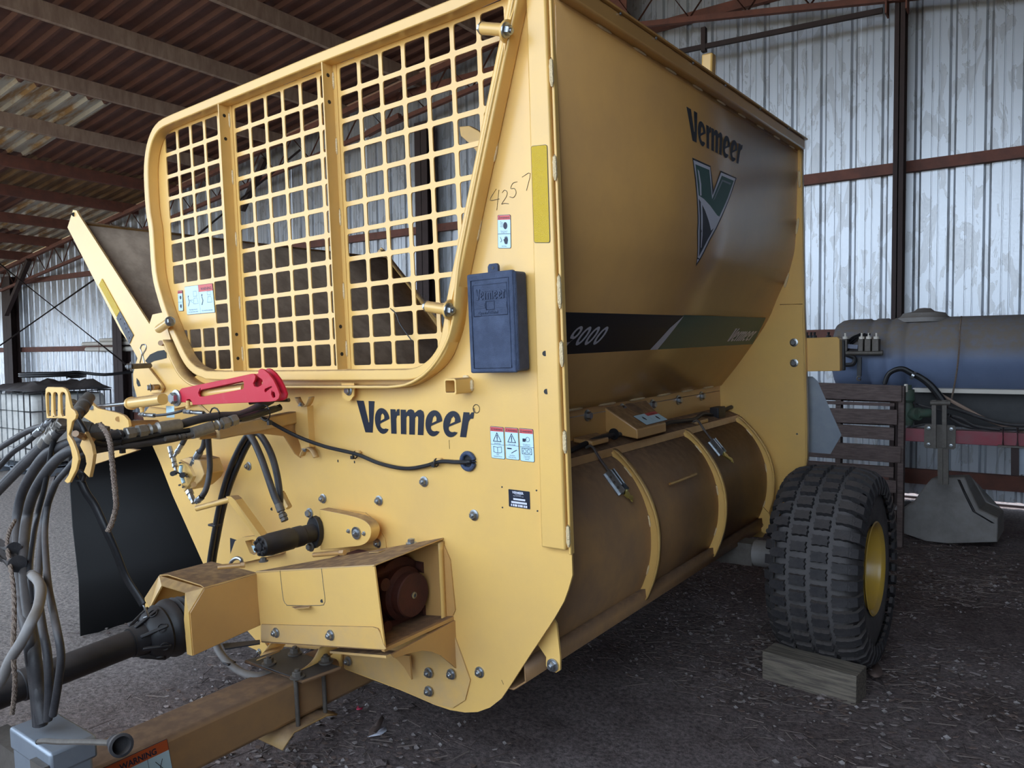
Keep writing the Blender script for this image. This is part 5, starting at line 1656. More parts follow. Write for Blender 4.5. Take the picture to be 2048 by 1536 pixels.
bm = NB(); lathe(bm, m0 + Vector((0, -.02, 0)), (0, -1, 0), [(0, .036), (.05, .036), (.055, .040), (.085, .040), (.09, .038), (.10, .038), (.105, .0415), (.20, .0415), (.205, .039), (.235, .038), (.24, .034)], 32); part('motor_body', bm, BLACK, mo, smooth=35)
e_ = m0 + Vector((0, -.26, 0))
for k in range(7):
    a = k * 2 * math.pi / 7; bolt(e_ + Vector((.028 * math.cos(a), 0, .028 * math.sin(a))), s=.55, m=BLACK, parent=mo, stud=False)
bm = NB(); lathe(bm, e_, (0, -1, 0), [(0, .016), (.005, .016), (.006, .010)], 16); part('end_cap', bm, BLACK, mo)
bolt(F(620, 1026, y=-.11), s=1.3, parent=mo, stud=False); bolt(F(622, 1093, y=-.11), s=1.3, parent=mo, m=DUSTZ, stud=False)
# hoses into the motor
hA1 = hose('hydraulic_hose', [F(488, 858, y=-.17), F(505, 878, y=-.18), F(522, 915, y=-.19), F(536, 955, y=-.20), F(548, 990, y=-.20), F(558, 1012, y=-.20)], .0135)
fitting(F(557, 1008, y=-.20), F(570, 1042, y=-.20), .016, hA1, DUSTZ)
hA2 = hose('hydraulic_hose', [F(500, 855, y=-.14), F(522, 872, y=-.14), F(541, 905, y=-.14), F(553, 945, y=-.15), F(559, 985, y=-.16), F(560, 1012, y=-.16)], .0135)
bm = NB(); tube(bm, [F(563, 985, y=-.1), F(570, 1000, y=-.1), F(578, 1015, y=-.1)], .014, 8); part('stand_off', bm, YEL)
hB1 = hose('hydraulic_hose', [F(500, 862, y=-.13), F(482, 890, y=-.13), F(463, 930, y=-.13), F(448, 975, y=-.13), F(437, 1020, y=-.13), F(428, 1070, y=-.14), F(420, 1120, y=-.14), F(416, 1160, y=-.15)], .0125, HOSEN)
hB2 = hose('hydraulic_hose', [F(508, 868, y=-.11), F(490, 900, y=-.11), F(472, 940, y=-.11), F(457, 980, y=-.11), F(445, 1025, y=-.11), F(436, 1070, y=-.12), F(428, 1115, y=-.12), F(423, 1160, y=-.13)], .0125, HOSEN)
bm = NB(); p = F(430, 1049, y=-.13); box(bm, (p.x - .026, p.y - .02, p.z - .006), (p.x + .03, p.y + .02, p.z + .004)); part('cable_tie', bm, BLACK, hB1, bevel=.003)
# curved hose under the shield
hC1 = hose('hydraulic_hose', [F(425, 1270, y=-.33), F(440, 1305, y=-.33), F(460, 1328, y=-.33), F(485, 1345, y=-.32), F(515, 1352, y=-.30), F(540, 1345, y=-.25)], .0145, GREYP)
bm = NB(); p = F(458, 1325, y=-.33); box(bm, (p.x - .02, p.y - .018, p.z - .004), (p.x + .022, p.y + .018, p.z + .004)); part('cable_tie', bm, BLACK, hC1, bevel=.003)

# --- crank arm with handle
bm = NB(); plate(bm, [F(452, 993, y=-.16), F(462, 993, y=-.16), F(470, 1000, y=-.16), F(535, 1090, y=-.07), F(528, 1096, y=-.07), F(458, 1005, y=-.16)], (0, .035, 0)); ca = part('crank_arm', bm, YEL)
bm = NB(); cyl(bm, F(393, 1017, y=-.22), F(460, 999, y=-.15), .0125); part('handle', bm, YEL, ca)
# bracket with a window and label
bk = [(470, 1082), (490, 1070), (508, 1074), (532, 1087), (540, 1096), (536, 1106), (500, 1118), (485, 1112)]
bm = NB(); plate(bm, [F(*q, y=-.03) for q in ((460, 1110), (470, 1082), (483, 1075), (508, 1072), (545, 1090), (560, 1108), (500, 1122), (462, 1130))], (0, .028, 0), [[F(*q, y=-.03) for q in ((490, 1082), (506, 1079), (530, 1092), (535, 1100), (508, 1110), (500, 1106))]]); wb = part('window_bracket', bm, YEL)
s_ = Sheet(F(486, 1092, y=-.008), F(510, 1091, y=-.008), F(488, 1109, y=-.008), 'label', LWHITE, wb)
for r_ in (.005, .009): s_.line([(s_.w * .5 + r_ * math.cos(k * .785), s_.h * .5 + r_ * math.sin(k * .785)) for k in range(8)], .0015, LINK, closed=True)
bm = NB(); plate(bm, [F(*q, y=-.004) for q in ((460, 1076), (472, 1080), (468, 1120), (461, 1125))], (0, .002, 0)); part('label', bm, NAVY, wb)
bm = NB(); tube(bm, [F(458, 1135, y=-.2), F(464, 1122, y=-.2), F(474, 1116, y=-.2), F(483, 1120, y=-.2), F(482, 1132, y=-.2)], .0075, 8); part('steel_loop', bm, ZINC)
bm = NB(); cyl(bm, F(544, 1018, y=-.0005), F(544, 1018, y=-.0015), .007); part('slot', bm, BLACK)

# --- hose support arm
ax_ = F(603, 833).x - .02
zA, zB = M(604, 817, x=ax_).z, M(604, 848, x=ax_).z
bm = NB(); plate(bm, [F(592, 816, y=-.03), F(614, 812, y=-.03), F(619, 895, y=-.03), F(606, 905, y=-.03), F(590, 860, y=-.03)], (0, .03, 0)); arm = part('support_arm', bm, YEL)
tA_, tB_ = Vector((ax_, -.02, (zA + zB) / 2)), M(430, 866, x=ax_)
bm = NB(); bar(bm, tA_, tB_, .05, .05); part('arm_tube', bm, YELD, arm, bevel=.006)
bm = NB(); g3 = [Vector((ax_ + .0, -.005, zB - .14)), Vector((ax_, -.03, zB - .12)), Vector((ax_, -.08, zB - .04)), Vector((ax_, -.2, zB - .015)), Vector((ax_, -.45, zB - .01)), Vector((ax_, -.45, zB + .01)), Vector((ax_, -.005, zB + .02))]
plate(bm, g3, (.008, 0, 0)); part('gusset', bm, YELB, arm)
# forked cable hooks above and below
for zs, s0 in (((604, 812), 1), ((612, 897), -1)):
    p = F(*zs, y=-.05)
    bm = NB(); w_ = .045
    strip(bm, spline([p + Vector((-w_, 0, .034 * s0)), p + Vector((-w_ * .7, 0, .014 * s0)), p + Vector((-w_ * .3, 0, .0)), p + Vector((w_ * .3, 0, 0)), p + Vector((w_ * .7, 0, .014 * s0)), p + Vector((w_, 0, .036 * s0))], 3), (0, .028, 0)); part('cable_hook', bm, YELD, arm, solid=.004)
    bolt(p + Vector((-.008, .0, .0)), (0, 0, s0), .8, parent=arm)
# slotted rod lying behind the lock
hose('flat_rod', [F(500, 806, y=-.16), F(578, 800, y=-.12)], .008, DUSTZ, arm)

# --- hydraulic cylinder with red transport lock
YC = -.22
rb = empty('hydraulic_cylinder'); rb.parent = mach
bm = NB(); lathe(bm, F(260, 807, y=YC), F(366, 793, y=YC) - F(260, 807, y=YC), [(0, .029), (.018, .031), (.02, .026), (.30, .026)], 24); part('barrel', bm, YEL, rb, smooth=40)
a_, b_ = F(196, 813, y=YC), F(262, 806, y=YC)
bm = NB(); cyl(bm, a_, b_, .009); part('rod', bm, ZINC, rb)
bm = NB(); cyl(bm, F(366, 793, y=YC), F(492, 778, y=YC), .024); part('barrel', bm, YEL, rb)
C4 = lambda x, y: F(240 + x / 3.657, 640 + y / 3.657, y=YC - .045)
lk = [(435, 515), (450, 500), (600, 468), (800, 428), (960, 393), (978, 394), (990, 410), (986, 440), (972, 465), (980, 485), (1005, 490), (1030, 480), (1042, 460), (1040, 438), (1025, 425), (1012, 418), (1010, 368), (1028, 356), (1050, 362), (1085, 392), (1120, 438), (1150, 500), (1166, 545), (1160, 575), (1140, 592), (1100, 598), (800, 610), (530, 622), (525, 600), (510, 580), (490, 580), (485, 605), (450, 600), (432, 575)]
win = [(572, 535), (578, 520), (600, 510), (895, 447), (905, 455), (903, 500), (895, 506), (610, 560), (582, 560), (574, 548)]
sl1 = [(1055, 518), (1060, 505), (1105, 485), (1112, 490), (1070, 520), (1068, 528), (1058, 528)]
sl2 = [(1108, 530), (1120, 524), (1132, 534), (1134, 560), (1124, 572), (1112, 565), (1105, 548)]
bm = NB(); plate(bm, [C4(*q) for q in lk], (0, .009, 0), [[C4(*q) for q in w_] for w_ in (win, sl1, sl2)]); lock = part('transport_lock', bm, RED, rb, bevel=.0015)
bm = NB(); plate(bm, [C4(*q) + Vector((.004, .028, 0)) for q in lk], (0, .008, 0), [[C4(*q) + Vector((.004, .028, 0)) for q in w_] for w_ in (win,)]); part('transport_lock', bm, RED, rb)
bolt(C4(418, 570), s=2.3, parent=rb, stud=False)
bm = NB(); cyl(bm, C4(418, 570) + Vector((0, .003, 0)), C4(418, 570) + Vector((0, .07, 0)), .021); part('pivot_pin', bm, DUSTZ, rb)
bm = NB(); lathe(bm, C4(497, 590), (0, 0, -1), [(0, .008), (.02, .008), (.021, .011), (.03, .011)], 12); part('port', bm, YEL, rb)
# port fittings and their thin hoses
f1 = F(284, 818, y=YC); f2 = F(368, 822, y=YC)
bm = NB(); lathe(bm, f1 + Vector((0, 0, .02)), (0, 0, -1), [(0, .012), (.018, .012), (.02, .009), (.035, .009)], 10); part('port', bm, YEL, rb)
h1 = hose('pressure_hose', [F(310, 831, y=YC), F(332, 829, y=YC), F(352, 825, y=YC), F(372, 819, y=YC + .03)], .0065, HOSE, rb); fitting(F(309, 831, y=YC), F(279, 829, y=YC), .010, h1)
h2 = hose('pressure_hose', [F(408, 826, y=YC), F(430, 830, y=YC + .02), F(452, 838, y=YC + .03)], .0065, HOSE, rb); fitting(F(408, 826, y=YC), F(368, 823, y=YC), .010, h2)
bm = NB(); plate(bm, [F(332, 812, y=YC + .04), F(348, 812, y=YC + .04), F(349, 835, y=YC + .04), F(333, 835, y=YC + .04)], (0, .001, 0)); part('paper_tag', bm, LWHITE, rb)
bm = NB(); bar(bm, F(395, 806, y=YC), F(424, 832, y=YC), .012, .004, up=(0, 1, 0)); part('bracket', bm, YELD, rb)
# lever plates at the rod end
for dy in (0, .055):
    bm = NB(); plate(bm, [F(*q, y=-.26 + dy) for q in ((180, 803), (188, 811), (196, 817), (235, 826), (248, 831), (256, 840), (258, 852), (254, 860), (240, 862), (215, 856), (190, 848), (164, 832), (170, 818))], (0, .012, 0)); lv = part('lever_plate', bm, YEL, rb)
bm = NB(); cyl(bm, F(236, 838, y=-.265), F(236, 838, y=-.25), .012); part('pin', bm, YELB, rb)
bm = NB(); cyl(bm, F(255, 852, y=-.22), F(312, 850, y=-.05), .026); part('torque_tube', bm, COVM, rb)
bm = NB(); cyl(bm, F(182, 815, y=-.27), F(182, 815, y=-.2), .012); part('pin', bm, ZINC, rb)
bm = NB(); plate(bm, [F(*q, y=-.1) for q in ((172, 924), (175, 905), (240, 895), (275, 900), (262, 905), (178, 932))], (0, .02, 0)); part('lever_plate', bm, YELD, rb)

# --- control valve on the panel
C5 = lambda x, y, yy: F(280 + x / 6.4, 780 + y / 6.4, y=yy)
val = empty('control_valve'); val.parent = mach
bm = NB(); plate(bm, [C5(*q, -.17) for q in ((480, 930), (500, 900), (600, 950), (640, 1010), (680, 1105), (640, 1190), (590, 1270), (560, 1300), (530, 1200), (500, 1050))], (.01, .012, 0)); part('valve_face', bm, YEL, val)
bm = NB(); plate(bm, [C5(*q, -.16) for q in ((500, 900), (620, 860), (760, 900), (820, 1080), (780, 1160), (680, 1250), (590, 1290), (600, 1100), (560, 960))], (0, .10, 0)); part('valve_body', bm, YELD, val, bevel=.004)
bm = NB(); cyl(bm, C5(690, 1210, -.168), C5(690, 1210, -.158), .012); part('plug', bm, YELB, val)
bm = NB(); tube(bm, [C5(530, 960, -.19), C5(520, 1040, -.195), C5(545, 1140, -.19), C5(560, 1190, -.19)], .008, 8); part('dial', bm, LWHITE, val)
bm = NB(); cyl(bm, C5(560, 1085, -.18), C5(540, 1090, -.23), .012); tube(bm, [C5(540, 1090, -.22), C5(480, 1055, -.23)], .004, 6, smooth=False); cyl(bm, C5(450, 1060, -.225), C5(415, 1072, -.25), .011); part('knob', bm, BLACK, val)
for q in ((520, 930), (610, 1105), (515, 1215), (560, 1240), (450, 970)):
    bm = NB(); cyl(bm, C5(*q, -.175), C5(q[0] - 12, q[1] + 4, -.21), .0045, 8); part('screw', bm, DUSTZ, val)
v1 = hose('pressure_hose', [C5(760, 800, -.15), C5(810, 720, -.15), C5(830, 600, -.16), C5(825, 520, -.18)], .0115, HOSE, val); fitting(C5(765, 790, -.15), C5(670, 960, -.15), .0165, v1)
v2 = hose('pressure_hose', [C5(790, 1370, -.19), C5(840, 1280, -.18), C5(875, 1150, -.16), C5(895, 980, -.15), C5(885, 780, -.16), C5(870, 560, -.18)], .0125, HOSE, val)
fitting(C5(790, 1370, -.19), C5(725, 1430, -.19), .014, v2)
bm = NB(); lathe(bm, C5(630, 1290, -.17), C5(680, 1430, -.18) - C5(630, 1290, -.17), [(0, .017), (.018, .017), (.02, .012), (.03, .012), (.032, .014), (.045, .014), (.05, .010), (.07, .010)], 6); part('hose_fitting', bm, ZINC, val)
for a, b in (((380, 730), (425, 900)), ((540, 690), (440, 850)), ((425, 850), (450, 980))):
    bm = NB(); lathe(bm, C5(*a, -.16), C5(*b, -.17) - C5(*a, -.16), [(0, .011), (.03, .011), (.032, .008), (.04, .012), (.055, .012), (.06, .007), (.08, .007)], 8); part('hose_fitting', bm, ZINC, val)
hose('pressure_hose', [C5(540, 690, -.16), C5(590, 600, -.17), C5(640, 520, -.18)], .0115, HOSE, val)

# --- hose bundle along the arm, down to the hitch
XB = -.36


def B(px, py, dx=0.0): return M(px, py, x=XB + dx)


def D(px, py, y=-.95): return M(px, py, y=y - .24 * min(1, max(0, (py - 1040) / 220)))


def hb(pts, r, m=HOSE): return hose('hydraulic_hose', pts, r, m)


g1 = hb([B(548, 797, -.03), B(520, 812, -.02), B(482, 829), B(440, 832), B(400, 838), B(358, 850)], .0155)
fitting(B(360, 850, .012), B(250, 868, .012), .0225, g1, DULLZ)
g1b = hb([B(252, 868), B(200, 874), B(160, 880), D(120, 893, -.93), D(90, 911), D(62, 950), D(42, 995), D(33, 1060), D(37, 1130), D(45, 1200), D(58, 1270), D(66, 1330), D(78, 1390), D(82, 1450)], .0165)
g2 = hb([B(476, 838, .01), B(500, 834, .0), B(560, 815, -.03)], .0125)
fitting(B(383, 867, .03), B(474, 838, .03), .021, g2, DULLZ)
g2b = hb([B(385, 866, .01), B(330, 878), B(246, 889), B(190, 893), D(150, 898, -.93), D(120, 914), D(90, 948), D(66, 990), D(54, 1035), D(48, 1090), D(50, 1160), D(58, 1230), D(68, 1300), D(76, 1380), D(88, 1445)], .0165)
g3_ = hb([B(560, 812, .015), B(500, 830, .02), B(440, 848, .02), B(380, 860, .02), B(320, 868, .02), B(260, 880, .02), B(215, 889, .02), B(180, 880, .02), B(168, 858, .02), D(155, 838, -.9), D(142, 834, -.9), D(124, 845), D(108, 880), D(98, 930), D(88, 980), D(75, 1030), D(66, 1080), D(60, 1140), D(66, 1210)], .0085, HOSEN)
g4 = hb([B(470, 846, .02), B(420, 858, .02), B(375, 872, .02), B(300, 886, .02), B(250, 893, .02), B(200, 900, .01), D(160, 912, -.92), D(134, 940), D(108, 972), D(96, 1010), D(90, 1060), D(92, 1120), D(98, 1180), D(112, 1250), D(122, 1310), D(116, 1370), D(106, 1430)], .0095)
fitting(B(330, 878, .035), B(380, 870, .035), .009, g4, DUSTZ); fitting(B(380, 870, .035), B(412, 862, .035), .009, g4, DUSTZ)
g5 = hb([D(118, 950), D(98, 1000), D(86, 1050), D(80, 1110), D(76, 1180), D(84, 1250), D(95, 1310), D(98, 1380), D(96, 1440)], .0105)
hb([D(63, 1149, -.98), D(75, 1160, -.99), D(82, 1180, -1.0), D(76, 1215, -1.0), D(62, 1245, -1.0), D(42, 1285, -1.0), D(20, 1320, -1.0), D(2, 1362, -1.0), D(-30, 1400, -1.0)], .0135, GREYP)
hb([D(28, 1060), D(26, 1120), D(36, 1180), D(50, 1240), D(64, 1320), D(74, 1400), D(78, 1450)], .0155)
for k, (dx, dy) in enumerate(((0, 0), (14, 10))):
    pts = [D(122 - dx, 858 + dy), D(108 - dx, 872 + dy), D(70 - dx, 908 + dy), D(30 - dx, 948 + dy), D(-20 - dx, 1000 + dy)]
    q = hb(pts, .0155, HOSE); fitting(D(100 - dx, 880 + dy), D(126 - dx, 842 + dy), .019, q, DULLZ)
g8 = hb([D(104, 842), D(90, 852), D(55, 884), D(22, 908), D(-20, 955)], .0095, HOSEN); fitting(D(72, 868), D(98, 846), .0125, g8, ZINC)
g9 = hb([D(112, 838), D(95, 850), D(60, 860), D(25, 880), D(-20, 908)], .0105, HOSE)
# couplers behind the holder
for a, b in (((152, 830), (176, 797)), ((146, 838), (168, 812)), ((150, 852), (205, 862)), ((132, 830), (146, 806))):
    bm = NB(); lathe(bm, D(*a, -.88), D(*b, -.82) - D(*a, -.88), [(0, .017), (.02, .017), (.022, .021), (.05, .021), (.052, .018), (.058, .018), (.06, .022), (.075, .022), (.08, .019), (.10, .019)], 20); part('coupler', bm, DUSTZ)
# cable ties round the bundle
for q in ((430, 832), (236, 878), (530, 826)):
    c = B(*q)
    bm = NB(); tube(bm, [c + Vector((.032 * math.cos(k * .524), .0, .030 * math.sin(k * .524))) for k in range(12)], .003, 6, smooth=False, closed=True); box(bm, (c.x + .02, c.y - .008, c.z - .045), (c.x + .034, c.y + .006, c.z - .028)); part('cable_tie', bm, BLACK)
bm = NB(); tube(bm, [D(10, 1108, -.98), D(35, 1128, -.985)], .026, 12, smooth=False); part('hose_sleeve', bm, HOSE)
bm = NB(); tube(bm, [D(-5, 1090, -.98), D(28, 1098, -.985)], .022, 12, smooth=False); part('hose_sleeve', bm, HOSE)
# hose holder: slotted plate
HP = lambda x, y: F(x / 3.657, 540 + y / 3.657, y=-.985)
ho = [(330, 920), (332, 870), (345, 855), (455, 857), (480, 870), (494, 900), (505, 960), (518, 1010), (545, 1030), (556, 1060), (550, 1090), (525, 1110), (515, 1160), (500, 1205), (530, 1250), (560, 1330), (572, 1390), (556, 1460), (525, 1520), (508, 1555), (490, 1560), (470, 1545), (500, 1500), (520, 1440), (528, 1370), (515, 1300), (490, 1240), (488, 1090), (455, 1085), (340, 1085)]
sl_ = []
for cx, r_ in ((356, 17), (404, 18), (458, 20)):
    sl_.append([(cx + r_ * math.cos(math.radians(a)), 915 - 22 * math.sin(math.radians(a))) for a in (0, 45, 90, 135, 180)] + [(cx - r_ + 4, 1050), (cx - 4, 1072), (cx + r_ - 2, 1066)])
bm = NB(); plate(bm, [HP(*q) for q in ho], (0, .008, 0), [[HP(*q) for q in s_] for s_ in sl_]); hp_ = part('hose_holder', bm, YEL, bevel=.0015)
bm = NB(); plate(bm, [HP(*q) + Vector((0, .06, 0)) for q in ((430, 1300), (470, 1380), (480, 1440), (460, 1500), (500, 1540), (520, 1440), (528, 1370), (515, 1300), (470, 1200))], (0, .01, 0)); part('hose_holder', bm, YELD)
bm = NB(); tube(bm, [HP(520, 1200) + Vector((0, .012, 0)), B(210, 886, -.03), B(320, 880, -.04), tB_], .010, 10); part('arm_end', bm, COVM, arm)
# ropes
def rope(pts, r):
    sp3 = spline([Vector(p) for p in pts], 10); bm = NB()
    for k in range(3):
        q = []
        for i, p in enumerate(sp3):
            t = (sp3[min(i + 1, len(sp3) - 1)] - sp3[max(i - 1, 0)]).normalized(); _, s1_, u1_ = frame_of(t); a = i * .9 + k * 2.094
            q.append(p + s1_ * math.cos(a) * r * .5 + u1_ * math.sin(a) * r * .5)
        tube(bm, q, r * .62, 6, smooth=False)
    return part('rope', bm, ROPE)


rope([D(200, 848, -.93), D(213, 866, -.94), D(221, 890, -.95), D(224, 920, -.95), D(228, 960, -.95), D(231, 990, -.95), D(232, 1015, -.95), D(224, 1045, -.95), D(216, 1062, -.95)], .0075)
rope([D(30, 1040, -.99), D(18, 1065, -1.0), D(14, 1090, -1.0), D(20, 1130, -1.0), D(27, 1180, -1.0), D(28, 1240, -1.0), D(26, 1300, -1.0), D(30, 1360, -1.0), D(28, 1400, -1.0), D(24, 1428, -1.0)], .006)

# --- jack at the hitch
YJ = -1.22
jb = M(62, 1480, y=YJ)
bm = NB(); a, b = M(22, 1462, y=YJ), M(103, 1536, y=YJ)
box(bm, (a.x, YJ, jb.z - .30), (b.x, YJ + .10, a.z)); jk = part('jack_tube', bm, ALUM, bevel=.01)
bm = NB(); box(bm, (a.x - .004, YJ - .004, jb.z - .06), (b.x + .004, YJ + .11, a.z + .012)); part('jack_cap', bm, ALUM, jk, bevel=.008)
bm = NB(); box(bm, (b.x - .075, YJ - .02, jb.z - .35), (b.x + .0, YJ - .005, jb.z - .03)); part('jack_bracket', bm, DUSTZ, jk)
hk = [M(*q, y=YJ - .03) for q in ((76, 1484), (90, 1482), (120, 1484), (165, 1484), (205, 1485), (232, 1486))]
bm = NB(); tube(bm, hk, .0065, 8); cr = part('jack_crank', bm, DUSTZ, jk)
h0, h1_ = M(226, 1482, y=YJ - .03), M(272, 1506, y=YJ - .06)
bm = NB(); lathe(bm, h0, h1_ - h0, [(0, .012), (.012, .015), (.013, .013), (.026, .0175), (.027, .0155), (.04, .020), (.041, .018), (.052, .0225), (.066, .0235), (.067, .018), (.045, .016), (.0449, 0)], 24, cap=False); part('crank_grip', bm, HOSE, jk)
jbrace = M(105, 1500, y=YJ)
bm = NB(); box(bm, (b.x - .02, YJ + .02, jb.z - .2), (xlft + .02, YJ + .08, jb.z - .1)); part('jack_mount', bm, DUSTZ, jk)

# --- black rubber curtain on the left
xc = -2.40
cz0 = M(133, 958, x=xc).z; cz1 = M(165, 1288, x=xc).z; cy = M(150, 1120, x=xc).y
bm = NB(); ny_ = 20
prf = [(-1.72, -1.33), (-1.95, -1.40), (-2.15, -1.47), (-2.30, cz0 + .10), (xc + .02, cz0 + .02), (xc, cz0 - .04), (xc, -1.9), (xc + .03, -2.2), (xc, cz1)]
strip(bm, [(a, cy, b) for a, b in prf], (0, 2.5, 0)); part('rubber_curtain', bm, RUBBER, solid=.01, smooth=40)
bm = NB(); tube(bm, [(-1.72, cy - .02, -1.32), (-1.72, 2.4, -1.32)], .02, 8, smooth=False); part('curtain_bar', bm, YELD)

# =================================================================== THINGS ROUND THE MACHINE
# timber block in front of the tyre
p0, p1, p2 = W(1524, 1357, z=0), W(1712, 1412, z=0), W(1728, 1385, z=0)
ex = (p1 - p0); Lb = ex.length; ex.normalize(); ey = Vector((-ex.y, ex.x, 0)); hb_ = .139
blk = NB(); bx = .145
box(blk, (0, 0, -.006), (Lb, bx, hb_ - .006))
ob = obj('timber_block', blk, WOODB, None, bevel=.004)
ob.matrix_world = Matrix(((ex.x, ey.x, 0, p0.x), (ex.y, ey.y, 0, p0.y), (0, 0, 1, .002), (0, 0, 0, 1)))
tag(ob, 'grey weathered timber block chocking the front of the tyre', 'wood block')

# dry leaf, pink scrap, grey scrap
def ground_flat(name, px, m, label, cat, lift=.006, curl=.3):
    pts = [W(*q, z=lift) for q in px]; c = sum(pts, Vector()) / len(pts)
    bm = NB(); cv = bm.verts.new(c + Vector((0, 0, .004)))
    vs_ = [bm.verts.new(p + Vector((0, 0, (p - c).length * curl * abs(math.sin(3 * i))))) for i, p in enumerate(pts)]
    for i in range(len(vs_)): bm.faces.new([cv, vs_[i], vs_[(i + 1) % len(vs_)]])
    o = obj(name, bm, m, None, solid=.0015); tag(o, label, cat); return o


ground_flat('dry_leaf', [(1736, 1345), (1737, 1332), (1744, 1325), (1753, 1328), (1763, 1340), (1766, 1352), (1760, 1362), (1750, 1371), (1740, 1362)], LEAF, 'round dry brown leaf lying beside the timber block', 'leaf')
ground_flat('plastic_scrap', [(711, 1417), (716, 1412), (720, 1418), (727, 1415), (724, 1422), (715, 1424)], PINK, 'small bright pink plastic scrap on the dirt under the machine', 'litter', curl=.5)
ground_flat('dry_leaf', [(736, 1478), (748, 1468), (762, 1452), (768, 1440), (764, 1436), (750, 1450), (738, 1464)], LEAF, 'curled brown leaf on the dirt below the bolted yoke plate', 'leaf')
ground_flat('paper_scrap', [(734, 1474), (748, 1470), (760, 1460), (772, 1456), (774, 1464), (762, 1472), (742, 1478)], SILV, 'torn pale grey paper scrap beside the curled brown leaf', 'litter')

# pallet stood on edge
YP = 6.58
tiers = [(771, 803), (807, 813), (820, 849), (856, 881), (893, 925), (935, 956), (962, 986), (993, 1016), (1022, 1044), (1052, 1078)]
pr = empty('wooden_pallet', (W(1800, 1095, y=YP).x - .5, YP, 0)); tag(pr, 'dark weathered wooden pallet standing on edge behind the tyre', 'pallet')
offp = Vector(pr.location)
xr0, xl0 = W(1799, 900, y=YP).x, W(1560, 900, y=YP).x
for i, (a, b) in enumerate(tiers):
    za, zb_ = W(1790, a, y=YP).z, W(1790, b, y=YP).z
    xe_ = xr0 - (.02 if i % 2 == 0 else .04) + (.03 if i in (0, 4) else 0); tz = -.012 * (i % 3)
    bm = NB(); v = [(xl0, zb_ + tz + .015), (xe_, zb_), (xe_, za), (xl0, za + tz + .02)]
    plate(bm, [Vector((x_, YP - .0, z_)) - offp for x_, z_ in v], (0, .022, 0)); obj('slat', bm, WOODG, pr, smooth=0, bevel=.002)
    if i % 2 == 0:
        bm = NB(); plate(bm, [Vector((x_, YP + .12, z_ - .02)) - offp for x_, z_ in v], (0, .02, 0)); obj('slat', bm, WOODG, pr, smooth=0)
zt2 = W(1803, 773, y=YP).z
for x_ in (xr0 + .005, (xr0 + xl0) / 2, xl0 + .05):
    bm = NB(); box(bm, Vector((x_ - .02, YP + .022, .0)) - offp, Vector((x_ + .02, YP + .12, zt2)) - offp); obj('stringer', bm, WOODG, pr, smooth=0)

# field sprayer against the end wall
YS = 7.25
spr = empty('field_sprayer', (.2, YS, 0)); tag(spr, 'dusty boom sprayer with long blue tank, against the corrugated wall', 'sprayer')
off = Vector(spr.location)


def sp(name, bm, m, parent=None, **k):
    for v in bm.verts: v.co -= off
    return obj(name, bm, m, parent or spr, **k)


tz0, tz1 = W(1850, 637, y=YS).z, W(1850, 778, y=YS - .1).z
rt = (tz0 - tz1) / 2 + .02; tc_ = Vector((W(1665, 720, y=YS).x, YS, (tz0 + tz1) / 2 - .01))
tprof = [(0, .05), (.015, .16), (.05, rt * .86), (.10, rt * .97), (.16, rt)]
for k in range(3): tprof += [(.32 + k * .14, rt), (.335 + k * .14, rt * .965), (.36 + k * .14, rt * .965), (.375 + k * .14, rt)]
tprof += [(1.6, rt), (1.61, rt * .985), (1.63, rt), (3.2, rt), (3.3, rt * .8), (3.32, .05)]
bm = NB(); lathe(bm, tc_, (1, 0, 0), tprof, 48); tank = sp('tank', bm, TANKM, smooth=50)
c = W(1848, 636, y=YS); bm = NB(); lathe(bm, Vector((c.x, YS, tz0 - .03)), (0, 0, 1), [(0, .20), (.035, .20), (.05, .175), (.075, .16), (.09, .08), (.115, .05), (.12, .0)], 28); sp('tank_lid', bm, GREYP)
a, b = W(1826, 776, y=YS - .3), W(1826, 784, y=YS - .3)
bm = NB(); box(bm, (a.x, YS - .32, b.z), (2.2, YS + .3, a.z)); sp('shelf', bm, PVC)
a, b = W(1826, 786, y=YS - .2), W(1826, 852, y=YS - .2)
bm = NB(); box(bm, (a.x, YS - .1, b.z), (2.2, YS + .25, a.z)); sp('frame_panel', bm, BLACK)
YB = YS - .55
a, b = W(1811, 856, y=YB), W(1811, 882, y=YB)
bm = NB(); box(bm, (a.x, YB, b.z), (2.2, YB + .1, a.z)); sp('boom_beam', bm, FARRED, bevel=.004)
a, b = W(1849, 848, y=YB - .02), W(1911, 899, y=YB - .02)
cz = .012
bm = NB(); plate(bm, [(a.x + cz, YB - .03, a.z), (b.x - cz, YB - .03, a.z), (b.x, YB - .03, a.z - cz), (b.x, YB - .03, b.z + cz), (b.x - cz, YB - .03, b.z), (a.x + cz, YB - .03, b.z), (a.x, YB - .03, b.z + cz), (a.x, YB - .03, a.z - cz)], (0, .015, 0)); pl2 = sp('clamp_plate', bm, DUSTZ)
for dx in (.03, b.x - a.x - .03):
    for dz in (-.03, b.z - a.z + .03):
        bm = NB(); lathe(bm, (a.x + dx, YB - .03, a.z + dz), (0, -1, 0), [(0, .014), (.012, .014), (.013, .006), (.03, .006)], 6); sp('bolt', bm, ZINC)
for px in (1868, 1889):
    q0, q1 = W(px, 800, y=YB - .06), W(px, 895, y=YB - .06); bm = NB(); bar(bm, q0, q1, .03, .03, up=(0, 1, 0)); sp('upright', bm, DUSTZ)
bm = NB(); cyl(bm, W(1861, 806, y=YB - .06), W(1901, 806, y=YB - .06), .022); sp('cross_pin', bm, DUSTZ)
for px in (1881, 1892):
    bm = NB(); bar(bm, W(px, 895, y=YB - .01), W(px, 968, y=YB - .01), .035, .05, up=(0, 1, 0)); sp('leg', bm, DUSTZ)
